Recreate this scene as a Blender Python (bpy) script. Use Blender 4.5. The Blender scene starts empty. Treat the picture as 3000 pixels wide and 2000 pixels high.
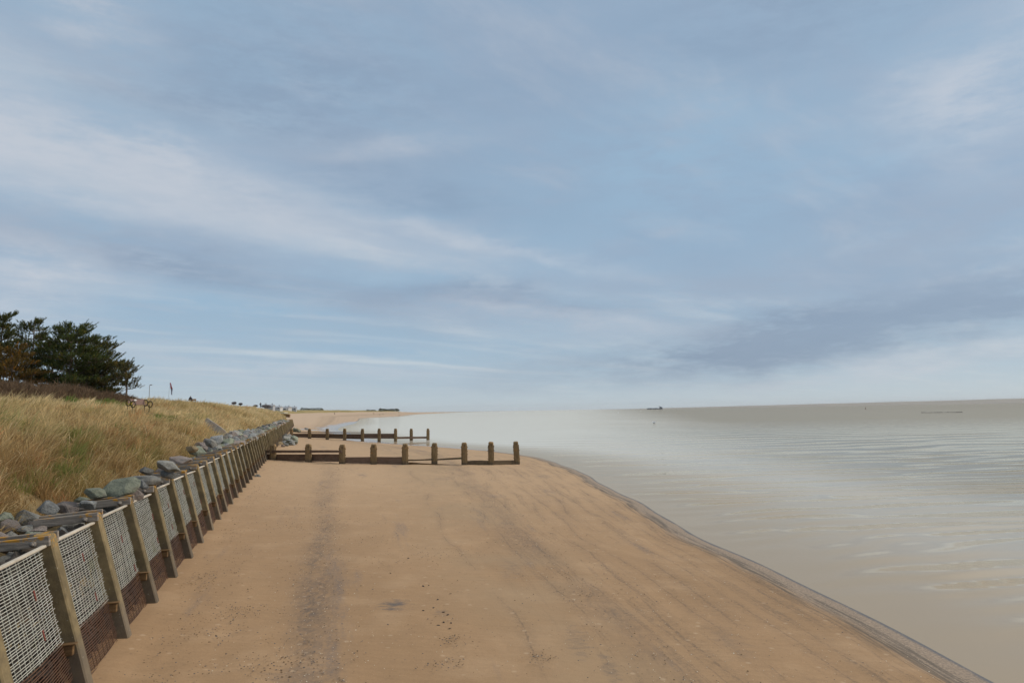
import bpy, bmesh, math, random
import numpy as np
from mathutils import Vector, Matrix, Euler
random.seed(7); RNG = np.random.default_rng(11)
sc = bpy.context.scene; COL = sc.collection
rad = math.radians

# ------------------------------------------------------------------ camera
F = 2000.0; SL = 0.016                       # focal length in photo pixels, tilt of the horizon
ROLL = -math.atan(SL); PITCH = math.atan(202.2 * math.cos(ROLL) / F)
cd = bpy.data.cameras.new('camera'); cam = bpy.data.objects.new('camera', cd); COL.objects.link(cam)
cd.sensor_width = 36; cd.lens = 24; cd.clip_start = 0.1; cd.clip_end = 60000
CAMP = Vector((0, 0, 4.0))
RM = Matrix.Rotation(math.pi / 2 + PITCH, 3, 'X') @ Matrix.Rotation(ROLL, 3, 'Z')
cam.matrix_world = Matrix.Translation(CAMP) @ RM.to_4x4()
sc.camera = cam
def ray(px, py): return RM @ Vector((px - 1500, -(py - 1000), -F))
def gp(px, py, z=0.0):
    d = ray(px, py); return CAMP + d * ((z - CAMP.z) / d.z)
def at(px, py, Y):
    d = ray(px, py); return CAMP + d * (Y / d.y)

# ------------------------------------------------------------------ helpers
def vnoise(x, y, seed=0):
    x = np.asarray(x, float); y = np.asarray(y, float)
    xi = np.floor(x).astype(np.int64); yi = np.floor(y).astype(np.int64)
    fx = x - xi; fy = y - yi
    fx = fx * fx * (3 - 2 * fx); fy = fy * fy * (3 - 2 * fy)
    def h(a, b):
        n = (a * 374761393 + b * 668265263 + seed * 974634777) & 0xFFFFFFFF
        n = ((n ^ (n >> 13)) * 1274126177) & 0xFFFFFFFF
        return ((n ^ (n >> 16)) & 0xFFFF) / 65535.0
    return (h(xi, yi) * (1 - fx) + h(xi + 1, yi) * fx) * (1 - fy) + (h(xi, yi + 1) * (1 - fx) + h(xi + 1, yi + 1) * fx) * fy
def fbm(x, y, seed=0, o=4):
    s = 0; a = 0.5
    for i in range(o):
        s = s + a * vnoise(np.asarray(x) * 2 ** i, np.asarray(y) * 2 ** i, seed + i); a *= 0.5
    return s
def sstep(a, b, x):
    t = np.clip((np.asarray(x, float) - a) / (b - a), 0, 1); return t * t * (3 - 2 * t)

def link(o, parent=None):
    COL.objects.link(o)
    if parent is not None: o.parent = parent
    return o
def tag(o, label=None, cat=None, group=None, kind=None):
    if label: o['label'] = label
    if cat: o['category'] = cat
    if group: o['group'] = group
    if kind: o['kind'] = kind
    return o
def empty(name, loc=(0, 0, 0), rz=0.0):
    o = bpy.data.objects.new(name, None); o.empty_display_size = 0.2
    o.location = loc; o.rotation_euler = (0, 0, rz); return link(o)
def copy_tree(o, parent=None):
    c = o.copy(); link(c, parent)
    for ch in list(o.children): copy_tree(ch, c)
    return c

class MB:
    def __init__(s): s.v = []; s.f = []; s.m = []
    def add(s, vs, fs, mi=0):
        n = len(s.v); s.v += [tuple(v) for v in vs]; s.f += [tuple(i + n for i in f) for f in fs]; s.m += [mi] * len(fs)
    def box(s, c, size, rot=None, ch=0.0, mi=0):
        hx, hy, hz = [k / 2 for k in size]; c = Vector(c)
        if ch <= 0:
            vs = [Vector((x, y, z)) for x in (-hx, hx) for y in (-hy, hy) for z in (-hz, hz)]
            fs = [(0, 1, 3, 2), (4, 6, 7, 5), (0, 4, 5, 1), (2, 3, 7, 6), (0, 2, 6, 4), (1, 5, 7, 3)]
        else:
            bm = bmesh.new(); bmesh.ops.create_cube(bm, size=1)
            for v in bm.verts: v.co = Vector((v.co.x * size[0], v.co.y * size[1], v.co.z * size[2]))
            bmesh.ops.bevel(bm, geom=bm.edges[:], offset=ch, segments=1, affect='EDGES')
            bm.verts.index_update(); vs = [v.co.copy() for v in bm.verts]; fs = [[v.index for v in f.verts] for f in bm.faces]; bm.free()
        if rot is not None: vs = [rot @ v for v in vs]
        s.add([c + v for v in vs], fs, mi)
    def tube(s, pts, r, n=6, mi=0, cap=True):
        pts = [Vector(p) for p in pts]
        rs = r if isinstance(r, (list, tuple)) else [r] * len(pts)
        vs = []; fs = []
        up = Vector((0.13, 0.21, 1)).normalized()
        for i, p in enumerate(pts):
            t = (pts[min(i + 1, len(pts) - 1)] - pts[max(i - 1, 0)])
            if t.length < 1e-9: t = Vector((0, 0, 1))
            t.normalize(); u = up if abs(t.dot(up)) < 0.95 else Vector((1, 0, 0))
            a = t.cross(u).normalized(); b = t.cross(a)
            for k in range(n):
                w = 2 * math.pi * (k + 0.5) / n
                vs.append(p + (a * math.cos(w) + b * math.sin(w)) * rs[i])
        for i in range(len(pts) - 1):
            for k in range(n):
                k2 = (k + 1) % n; fs.append((i * n + k, i * n + k2, (i + 1) * n + k2, (i + 1) * n + k))
        if cap:
            fs.append(tuple(range(n))[::-1]); fs.append(tuple((len(pts) - 1) * n + k for k in range(n)))
        s.add(vs, fs, mi)
    def cyl(s, a, b, r, n=8, mi=0): s.tube([a, b], r, n, mi)
    def ring(s, c, ax1, ax2, R, r, n=16, m=6, mi=0):
        vs = []; fs = []; c = Vector(c); ax1 = Vector(ax1); ax2 = Vector(ax2); nn = ax1.cross(ax2)
        for i in range(n):
            a = 2 * math.pi * i / n; d = ax1 * math.cos(a) + ax2 * math.sin(a)
            for k in range(m):
                b = 2 * math.pi * k / m; vs.append(c + d * (R + r * math.cos(b)) + nn * (r * math.sin(b)))
        for i in range(n):
            for k in range(m):
                i2 = (i + 1) % n; k2 = (k + 1) % m; fs.append((i * m + k, i2 * m + k, i2 * m + k2, i * m + k2))
        s.add(vs, fs, mi)
    def mesh(s, name, mats, smooth=False):
        me = bpy.data.meshes.new(name); me.from_pydata(s.v, [], s.f)
        for m in (mats if isinstance(mats, (list, tuple)) else [mats]): me.materials.append(m)
        if any(s.m): me.polygons.foreach_set('material_index', s.m)
        bm = bmesh.new(); bm.from_mesh(me); bmesh.ops.recalc_face_normals(bm, faces=bm.faces); bm.to_mesh(me); bm.free()
        if smooth: me.polygons.foreach_set('use_smooth', [True] * len(me.polygons))
        me.update(); return me
    def build(s, name, mats, parent=None, smooth=False):
        return link(bpy.data.objects.new(name, s.mesh(name, mats, smooth)), parent)

def grid_mesh(name, X, Y, Z, mat, uvs=None, smooth=True):
    nr, nc = X.shape
    me = bpy.data.meshes.new(name)
    me.vertices.add(nr * nc); me.vertices.foreach_set('co', np.stack([X, Y, Z], -1).reshape(-1).astype(np.float32))
    i = np.arange(nr * nc).reshape(nr, nc)
    q = np.stack([i[:-1, :-1], i[:-1, 1:], i[1:, 1:], i[1:, :-1]], -1).reshape(-1, 4)
    me.loops.add(q.size); me.loops.foreach_set('vertex_index', q.reshape(-1).astype(np.int32))
    me.polygons.add(len(q)); me.polygons.foreach_set('loop_start', np.arange(0, q.size, 4, dtype=np.int32))
    for nm, (U, V) in (uvs or {}).items():
        l = me.uv_layers.new(name=nm)
        l.data.foreach_set('uv', np.stack([U.reshape(-1)[q.reshape(-1)], V.reshape(-1)[q.reshape(-1)]], -1).reshape(-1).astype(np.float32))
    me.update(calc_edges=True); me.materials.append(mat)
    me.polygons.foreach_set('use_smooth', [smooth] * len(me.polygons))
    me.validate()
    return link(bpy.data.objects.new(name, me))

def blades_mesh(name, P, lean, L, bend, wv, W, col, mat, parent=None):
    """many tapering curved strips; P roots, lean unit horizontal dirs, bend 0..1, wv width dirs"""
    n = len(P); ts = np.array([0, .42, .75, 1.0])
    V = np.zeros((n, 7, 3), np.float32)
    up = np.array([0, 0, 1.0])
    for k, t in enumerate(ts):
        c = P + lean * (L * bend * t ** 1.7)[:, None] + up * (L * t * np.sqrt(np.maximum(.08, 1 - (bend * t ** .8) ** 2)))[:, None]
        if k < 3:
            w = W * (1.0, .85, .55)[k] * .5
            V[:, 2 * k] = c - wv * w[:, None]; V[:, 2 * k + 1] = c + wv * w[:, None]
        else: V[:, 6] = c
    base = (np.arange(n) * 7)[:, None]
    loops = (base + np.array([0, 1, 3, 2, 2, 3, 5, 4, 4, 5, 6])[None]).reshape(-1)
    ls = (np.arange(n) * 11)[:, None] + np.array([0, 4, 8])[None]
    me = bpy.data.meshes.new(name)
    me.vertices.add(n * 7); me.vertices.foreach_set('co', V.reshape(-1))
    me.loops.add(n * 11); me.loops.foreach_set('vertex_index', loops.astype(np.int32))
    me.polygons.add(n * 3); me.polygons.foreach_set('loop_start', ls.reshape(-1).astype(np.int32))
    ca = me.color_attributes.new('tint', 'FLOAT_COLOR', 'POINT')
    c4 = np.ones((n, 7, 4), np.float32); c4[:, :, :3] = col[:, None, :]
    ca.data.foreach_set('color', c4.reshape(-1))
    me.update(calc_edges=True); me.validate(); me.materials.append(mat)
    return link(bpy.data.objects.new(name, me), parent)

# ------------------------------------------------------------------ node helpers
class NT:
    def __init__(s, nt): s.nt = nt; s.N = nt.nodes; s.L = nt.links
    def n(s, typ, ins=None, **kw):
        nd = s.N.new(typ)
        for k, v in kw.items(): setattr(nd, k, v)
        for k, v in (ins or {}).items(): s.set(nd.inputs[k], v)
        return nd
    def set(s, sock, v):
        if isinstance(v, bpy.types.NodeSocket): s.L.new(v, sock)
        else: sock.default_value = v
    def m(s, op, a, b=None, c=None, clamp=False):
        nd = s.N.new('ShaderNodeMath'); nd.operation = op; nd.use_clamp = clamp
        for i, v in enumerate((a, b, c)):
            if v is not None: s.set(nd.inputs[i], v)
        return nd.outputs[0]
    def step(s, a, b, x):
        nd = s.n('ShaderNodeMapRange', interpolation_type='SMOOTHSTEP'); s.set(nd.inputs['Value'], x)
        nd.inputs['From Min'].default_value = a; nd.inputs['From Max'].default_value = b
        return nd.outputs[0]
    def mix(s, f, a, b, bt='MIX'):
        nd = s.N.new('ShaderNodeMix'); nd.data_type = 'RGBA'; nd.blend_type = bt
        s.set(nd.inputs[0], f)
        for i, v in ((6, a), (7, b)):
            if isinstance(v, tuple) and len(v) == 3: v = (*v, 1)
            s.set(nd.inputs[i], v)
        return nd.outputs[2]
    def noise(s, vec, scale, detail=4, rough=.55, w=None, dist=0.0):
        nd = s.n('ShaderNodeTexNoise', {'Scale': scale, 'Detail': detail, 'Roughness': rough, 'Distortion': dist})
        if vec is not None: s.L.new(vec, nd.inputs['Vector'])
        return nd.outputs[0]
    def vec(s, x, y, z=0.0):
        nd = s.N.new('ShaderNodeCombineXYZ')
        for i, v in enumerate((x, y, z)): s.set(nd.inputs[i], v)
        return nd.outputs[0]
    def sep(s, v):
        nd = s.N.new('ShaderNodeSeparateXYZ'); s.L.new(v, nd.inputs[0]); return nd.outputs
    def bump(s, h, strength=.5, dist=.02, normal=None):
        nd = s.n('ShaderNodeBump', {'Strength': strength, 'Distance': dist, 'Height': h})
        if normal is not None: s.L.new(normal, nd.inputs['Normal'])
        return nd.outputs[0]
def mat(name):
    m = bpy.data.materials.new(name); m.use_nodes = True; m.node_tree.nodes.clear()
    t = NT(m.node_tree); t.out = t.n('ShaderNodeOutputMaterial'); return m, t
def principled(t, col, rough=.8, bump=None, spec=.3, metal=0.0):
    p = t.n('ShaderNodeBsdfPrincipled', {'Roughness': rough, 'Specular IOR Level': spec, 'Metallic': metal})
    t.set(p.inputs['Base Color'], (*col, 1) if isinstance(col, tuple) and len(col) == 3 else col)
    if bump is not None: t.L.new(bump, p.inputs['Normal'])
    t.L.new(p.outputs[0], t.out.inputs[0]); return p

def mottled(name, c1, c2, scale=6, rough=.85, bump=.4, bscale=None, c3=None, aniso=None, perobj=0.0, spec=.25, bdist=.02):
    """two or three tone noise material in object space"""
    m, t = mat(name)
    co = t.n('ShaderNodeTexCoord').outputs['Object']
    if perobj:
        oi = t.n('ShaderNodeObjectInfo').outputs['Random']
        va = t.n('ShaderNodeVectorMath', operation='ADD'); t.L.new(co, va.inputs[0])
        t.L.new(t.vec(t.m('MULTIPLY', oi, 37.0), t.m('MULTIPLY', oi, 91.0), t.m('MULTIPLY', oi, 53.0)), va.inputs[1]); co = va.outputs[0]
    if aniso:
        mp = t.n('ShaderNodeMapping', {'Scale': aniso}); t.L.new(co, mp.inputs[0]); co = mp.outputs[0]
    a = t.step(.35, .65, t.noise(co, scale, 6, .6))
    c = t.mix(a, c1, c2)
    if c3: c = t.mix(t.step(.56, .7, t.noise(co, scale * .45, 5, .65)), c, c3)
    if perobj:
        v = t.m('MULTIPLY_ADD', oi, perobj, 1 - perobj / 2)
        c = t.mix(1.0, c, t.vec(v, v, v), 'MULTIPLY')
    b = t.bump(t.noise(co, bscale or scale * 3, 6, .65), bump, bdist)
    principled(t, c, rough, b, spec); return m

# ------------------------------------------------------------------ light and sky
SUN = Vector((0.80, 0.22, 0.58)).normalized()
sl = bpy.data.lights.new('sun', 'SUN'); sl.energy = 2.2; sl.angle = rad(10); sl.color = (1.0, .90, .76)
so = bpy.data.objects.new('sun', sl); so.rotation_euler = SUN.to_track_quat('Z', 'Y').to_euler(); link(so)
w = bpy.data.worlds.new('World'); sc.world = w; w.use_nodes = True
def build_sky():
    t = NT(w.node_tree); t.N.clear(); out = t.n('ShaderNodeOutputWorld')
    sky = t.n('ShaderNodeTexSky', sky_type='NISHITA', sun_disc=False)
    sky.sun_elevation = math.asin(SUN.z); sky.sun_rotation = math.atan2(SUN.x, SUN.y)
    bg1 = t.n('ShaderNodeBackground', {'Strength': .07}); t.L.new(sky.outputs[0], bg1.inputs[0])
    d = t.n('ShaderNodeTexCoord').outputs['Generated']
    x, y, z = t.sep(d)
    zz = t.m('MAXIMUM', z, 0.0)
    zi = t.m('ADD', zz, .035)
    qx = t.m('DIVIDE', x, zi); qy = t.m('DIVIDE', y, zi)
    p = t.m('MULTIPLY', t.m('SUBTRACT', qy, qx), .7071)          # across the streaks
    s = t.m('MULTIPLY', t.m('ADD', qx, qy), .7071)               # along the streaks
    lp = t.m('LOGARITHM', t.m('ADD', t.m('MAXIMUM', t.m('ADD', p, 6.0), .1), 0), 2.0)
    wv = t.noise(t.vec(t.m('MULTIPLY', s, .35), t.m('MULTIPLY', p, .5)), 1.0, 3, .5)
    pw = t.m('ADD', p, t.m('MULTIPLY', t.m('SUBTRACT', wv, .5), 1.1))
    # broad veil of lilac-grey cloud and blue gaps
    n1 = t.noise(t.vec(t.m('MULTIPLY', s, .34), t.m('MULTIPLY', pw, .62), 3.7), 1.0, 5, .52)
    n2 = t.noise(t.vec(t.m('MULTIPLY', s, .5), t.m('MULTIPLY', pw, 1.5), 8.1), 1.0, 7, .6)
    n3 = t.noise(t.vec(t.m('MULTIPLY', s, .22), t.m('MULTIPLY', pw, .45), 21.3), 1.0, 4, .5)
    n4 = t.noise(t.vec(t.m('MULTIPLY', s, .9), t.m('MULTIPLY', pw, 1.7), 44.0), 1.0, 8, .66)
    veil = t.step(.36, .64, t.m('ADD', n1, t.m('MULTIPLY', t.m('SUBTRACT', n4, .5), .85)))
    BLUE = (.335, .475, .625); LIL = (.355, .462, .60); WHITE = (.63, .67, .72); DARK = (.28, .38, .525)
    c = t.mix(veil, BLUE, LIL)
    c = t.mix(t.m('MULTIPLY', t.step(.52, .72, n3), .55), c, DARK)
    def band(p0, wd, s0, s1, f):
        g = t.m('DIVIDE', t.m('SUBTRACT', pw, p0), wd); g = t.m('POWER', 2.718, t.m('MULTIPLY', t.m('MULTIPLY', g, g), -1.0))
        e = t.m('MULTIPLY', t.step(s0 - 1.2, s0 + .4, s), t.m('SUBTRACT', 1.0, t.step(s1 - 1.5, s1 + 1.5, s)))
        return t.m('MULTIPLY', t.m('MULTIPLY', g, e), f)
    wsp = t.m('MULTIPLY_ADD', t.step(.3, .66, n2), .75, .4)
    b1 = t.m('MULTIPLY', band(2.95, .30, -.8, 3.6, .75), wsp)
    b2 = t.m('MULTIPLY', t.m('ADD', band(7.6, .32, 1.5, 8.0, .8), band(5.9, .16, 3.5, 9.0, .3)), wsp)
    b3 = t.m('MULTIPLY', band(2.1, .16, .2, .9, .5), wsp)
    b4 = t.m('MULTIPLY', band(4.9, .3, .5, 7.0, .35), wsp)
    gen = t.m('MULTIPLY', t.step(.46, .76, t.m('ADD', n2, t.m('MULTIPLY', t.m('SUBTRACT', n4, .5), .7))), .42)
    wh = t.m('MINIMUM', t.m('ADD', t.m('ADD', t.m('ADD', b1, b2), t.m('ADD', b3, b4)), gen), .95)
    c = t.mix(wh, c, WHITE)
    # pale band of air low over the horizon
    lo = t.m('SUBTRACT', 1.0, t.step(.0, .2, z))
    c = t.mix(t.m('MULTIPLY', lo, .5), c, (.54, .66, .735))
    lo2 = t.m('SUBTRACT', 1.0, t.step(.0, .06, z)); c = t.mix(t.m('MULTIPLY', lo2, .75), c, (.565, .655, .705))
    # separate cloud patches, each at its own bearing and height
    az = t.m('ARCTAN2', x, y)
    wx = t.noise(t.vec(t.m('MULTIPLY', az, 3.2), t.m('MULTIPLY', z, 9.0), 31.0), 1.0, 6, .6)
    wy = t.noise(t.vec(t.m('MULTIPLY', az, 3.2), t.m('MULTIPLY', z, 9.0), 57.0), 1.0, 6, .6)
    azw = t.m('ADD', az, t.m('MULTIPLY', t.m('SUBTRACT', wx, .5), .34)); elw = t.m('ADD', z, t.m('MULTIPLY', t.m('SUBTRACT', wy, .5), .10))
    tex = t.noise(t.vec(t.m('MULTIPLY', az, 8.0), t.m('MULTIPLY', z, 30.0), 77.0), 1.0, 10, .70)
    def patch(c, px, py, hw, hh, tilt, col, amp, soft=1.0):
        d0 = ray(px, py).normalized(); a0 = math.atan2(d0.x, d0.y); e0 = d0.z
        da = t.m('SUBTRACT', azw, a0); de = t.m('SUBTRACT', elw, e0); de = t.m('SUBTRACT', de, t.m('MULTIPLY', da, tilt))
        q = t.m('ADD', t.m('POWER', t.m('ABSOLUTE', t.m('DIVIDE', da, hw / 2000)), 2.0), t.m('POWER', t.m('ABSOLUTE', t.m('DIVIDE', de, hh / 2000)), 2.0))
        f = t.m('MULTIPLY', t.m('POWER', 2.718, t.m('MULTIPLY', q, -1.0)), t.m('MULTIPLY_ADD', t.step(.34, .64, tex), .95 * amp, .35 * amp))
        return t.mix(t.m('MINIMUM', f, 1.0), c, col)
    PALE = (.575, .625, .70); GREY = (.27, .362, .495); SKYB = (.335, .495, .655); LILC = (.345, .435, .56)
    BANK = (.25, .335, .465)
    for a in [(900, 230, 620, 170, -.05, GREY, .55), (2250, 90, 420, 160, 0, GREY, .6), (1950, 470, 420, 190, .1, SKYB, .75), (1550, 640, 520, 90, -.15, SKYB, .6),
              (300, 720, 700, 55, -.08, GREY, .85), (700, 330, 380, 60, -.15, GREY, .45), (1250, 560, 420, 55, -.2, GREY, .5), (1150, 790, 420, 50, -.1, SKYB, .85), (650, 900, 620, 50, 0, SKYB, .8), (1000, 1010, 600, 40, 0, SKYB, .6), (1750, 780, 360, 40, -.1, SKYB, .6), (2450, 480, 300, 70, .25, SKYB, .6), (1330, 880, 330, 55, -.1, GREY, .75), (2330, 985, 640, 75, .10, BANK, 1.0), (2420, 1030, 320, 24, .05, BANK, .9), (2700, 930, 500, 50, .2, BANK, .6), (1500, 900, 300, 26, -.1, BANK, .6), (2780, 930, 420, 60, .18, GREY, .75), (2750, 660, 420, 110, .25, LILC, .8), (2150, 830, 480, 60, -.02, LILC, .7),
              (120, 440, 520, 100, -.22, PALE, .9), (560, 520, 420, 60, -.26, PALE, .85), (20, 800, 170, 120, 0, PALE, .8), (2880, 260, 220, 120, .2, PALE, .65), (260, 50, 170, 60, -.1, PALE, .6),
              (1450, 720, 420, 26, -.2, PALE, .55), (1600, 930, 420, 28, -.12, PALE, .5), (2750, 1060, 420, 26, .1, PALE, .55), (900, 1085, 500, 22, -.02, PALE, .5), (1150, 420, 330, 30, .12, PALE, .4)]:
        c = patch(c, *a)
    # added warm glow overhead and round the hidden sun, to light the ground
    zen = t.m('MULTIPLY', t.step(.55, .9, z), .75)
    dt = t.n('ShaderNodeVectorMath', operation='DOT_PRODUCT'); t.L.new(d, dt.inputs[0]); dt.inputs[1].default_value = SUN
    glow = t.m('MULTIPLY', t.step(.83, 1.0, dt.outputs['Value']), 1.6)
    k = t.m('ADD', zen, glow)
    va = t.n('ShaderNodeVectorMath', operation='MULTIPLY_ADD'); t.L.new(t.vec(k, k, k), va.inputs[0]); va.inputs[1].default_value = (.62, .52, .38); t.L.new(c, va.inputs[2])
    bg2 = t.n('ShaderNodeBackground'); t.L.new(va.outputs[0], bg2.inputs[0])
    mx = t.n('ShaderNodeMixShader', {0: .88}); t.L.new(bg1.outputs[0], mx.inputs[1]); t.L.new(bg2.outputs[0], mx.inputs[2])
    t.L.new(mx.outputs[0], out.inputs[0])
build_sky()
sc.view_settings.view_transform = 'Standard'; sc.view_settings.look = 'None'
sc.view_settings.exposure = 0.0; sc.view_settings.gamma = 1.0; sc.view_settings.use_curve_mapping = False

# ------------------------------------------------------------------ the lie of the land
WA, WB = -0.30562, -3.0756                                   # foot of the sea wall: X = WA*Z + WB
LW = math.hypot(WA, 1.0); WD = np.array([WA / LW, 1 / LW]); ND = np.array([-1 / LW, WA / LW])   # along, landward
ZE = np.array([-60, 0, 8, 12.6, 14.9, 19.9, 28.7, 38.1, 47.2, 57.8, 65.8, 70.3, 78.4, 84, 92.4, 100.2, 104.7, 113.4, 134.2, 180.7, 208.7, 249.3, 325.8, 500, 676, 740, 824, 1000, 1487, 2200, 2900, 4000])
XE_ = np.array([9, 8.4, 8.2, 8.1, 7.8, 7.6, 6.9, 6.4, 5.7, 5.0, 3.7, 2.9, .7, -2.4, -6.2, -11, -15.8, -21.6, -28.2, -44.3, -53.8, -62.4, -75, -112, -151, -148, -137, -160, -217, -245, -264, -300])
ZLL = np.array([-60, 240, 290, 500, 700, 900, 1500, 2200, 3000, 4000]); XLL = np.array([WB - 60 * WA, WB + 240 * WA, -94, -162, -225, -262, -330, -363, -400, -420])
ZLH = np.array([-60, 240, 290, 500, 700, 900, 1500, 2200, 3000, 4000]); HL = np.array([0, 0, .4, 2.6, 3.8, 4.6, 5.6, 5.4, 2.2, 1.2])
def smooth_edge(zs):
    zs = np.asarray(zs, float); r = 0; ws = 0
    for k in np.linspace(-1, 1, 9):
        r = r + np.interp(zs * (1 + .06 * k) + 1.2 * k, ZE, XE_); ws += 1
    return r / ws
def edge(zs): return smooth_edge(zs) + .22 * sstep(30, 10, zs) * 2.2 + np.sin(np.asarray(zs) * .9) * .05 + np.sin(np.asarray(zs) * .37 + 1) * .1
WATER = -0.9
def beach_z(x, y):
    xe = edge(y); xl = np.interp(y, ZLL, XLL); h = np.interp(y, ZLH, HL)
    u = (np.asarray(x) - xl) / (xe - xl)
    return np.where(u <= 1, h + (WATER - h) * np.clip(u, -1, 1) ** 1.0 * 1.0, WATER - (np.asarray(x) - xe) * .06)
def on_beach(px, py):
    z = -.4
    for _ in range(30):
        p = gp(px, py, z); z = .5 * z + .5 * float(beach_z(p.x, p.y))
    p = gp(px, py, z); return p
PT = np.array([-2, .55, .75, 1.8, 2.5, 3.3, 4.2, 9.6, 16, 24, 45, 200]); PZ = np.array([-.5, -.2, 1.55, 1.65, 1.8, 2.45, 2.95, 4.2, 5.0, 5.75, 6.1, 6.2])
def bank_z(x, y):
    x = np.asarray(x, float); y = np.asarray(y, float)
    px = x - WB; t = px * ND[0] + y * ND[1]; s = px * WD[0] + y * WD[1]
    sc_ = np.interp(y, [0, 48, 75, 110, 200, 240], [1, 1, 1.45, 1.85, 2.3, 2.5])
    te = np.where(t > 2.6, 2.6 + (t - 2.6) * sc_, t)
    te = te - np.clip(y - 243, 0, 200) * .9
    z = np.interp(te, PT, PZ)
    m = sstep(2.2, 6, t)
    return z + m * ((fbm(x * .35, y * .35, 5, 3) - .45) * .55 + (fbm(x * .09, y * .09, 9, 2) - .37) * .5 + (vnoise(x * 1.1, y * 1.1, 15) - .5) * .3)
def on_bank(px, py, y0=9, y1=320):
    d = ray(px, py); prev = None
    for yy in np.arange(y0, y1, .25):
        p = CAMP + d * (yy / d.y)
        if p.z < float(bank_z(p.x, p.y)): return p
    return CAMP + d * (y1 / d.y)
def wall_pt(s, t, z=0.0):                                    # s metres along, t metres landward
    return Vector((WB + s * WD[0] + t * ND[0], s * WD[1] + t * ND[1], z))

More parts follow.
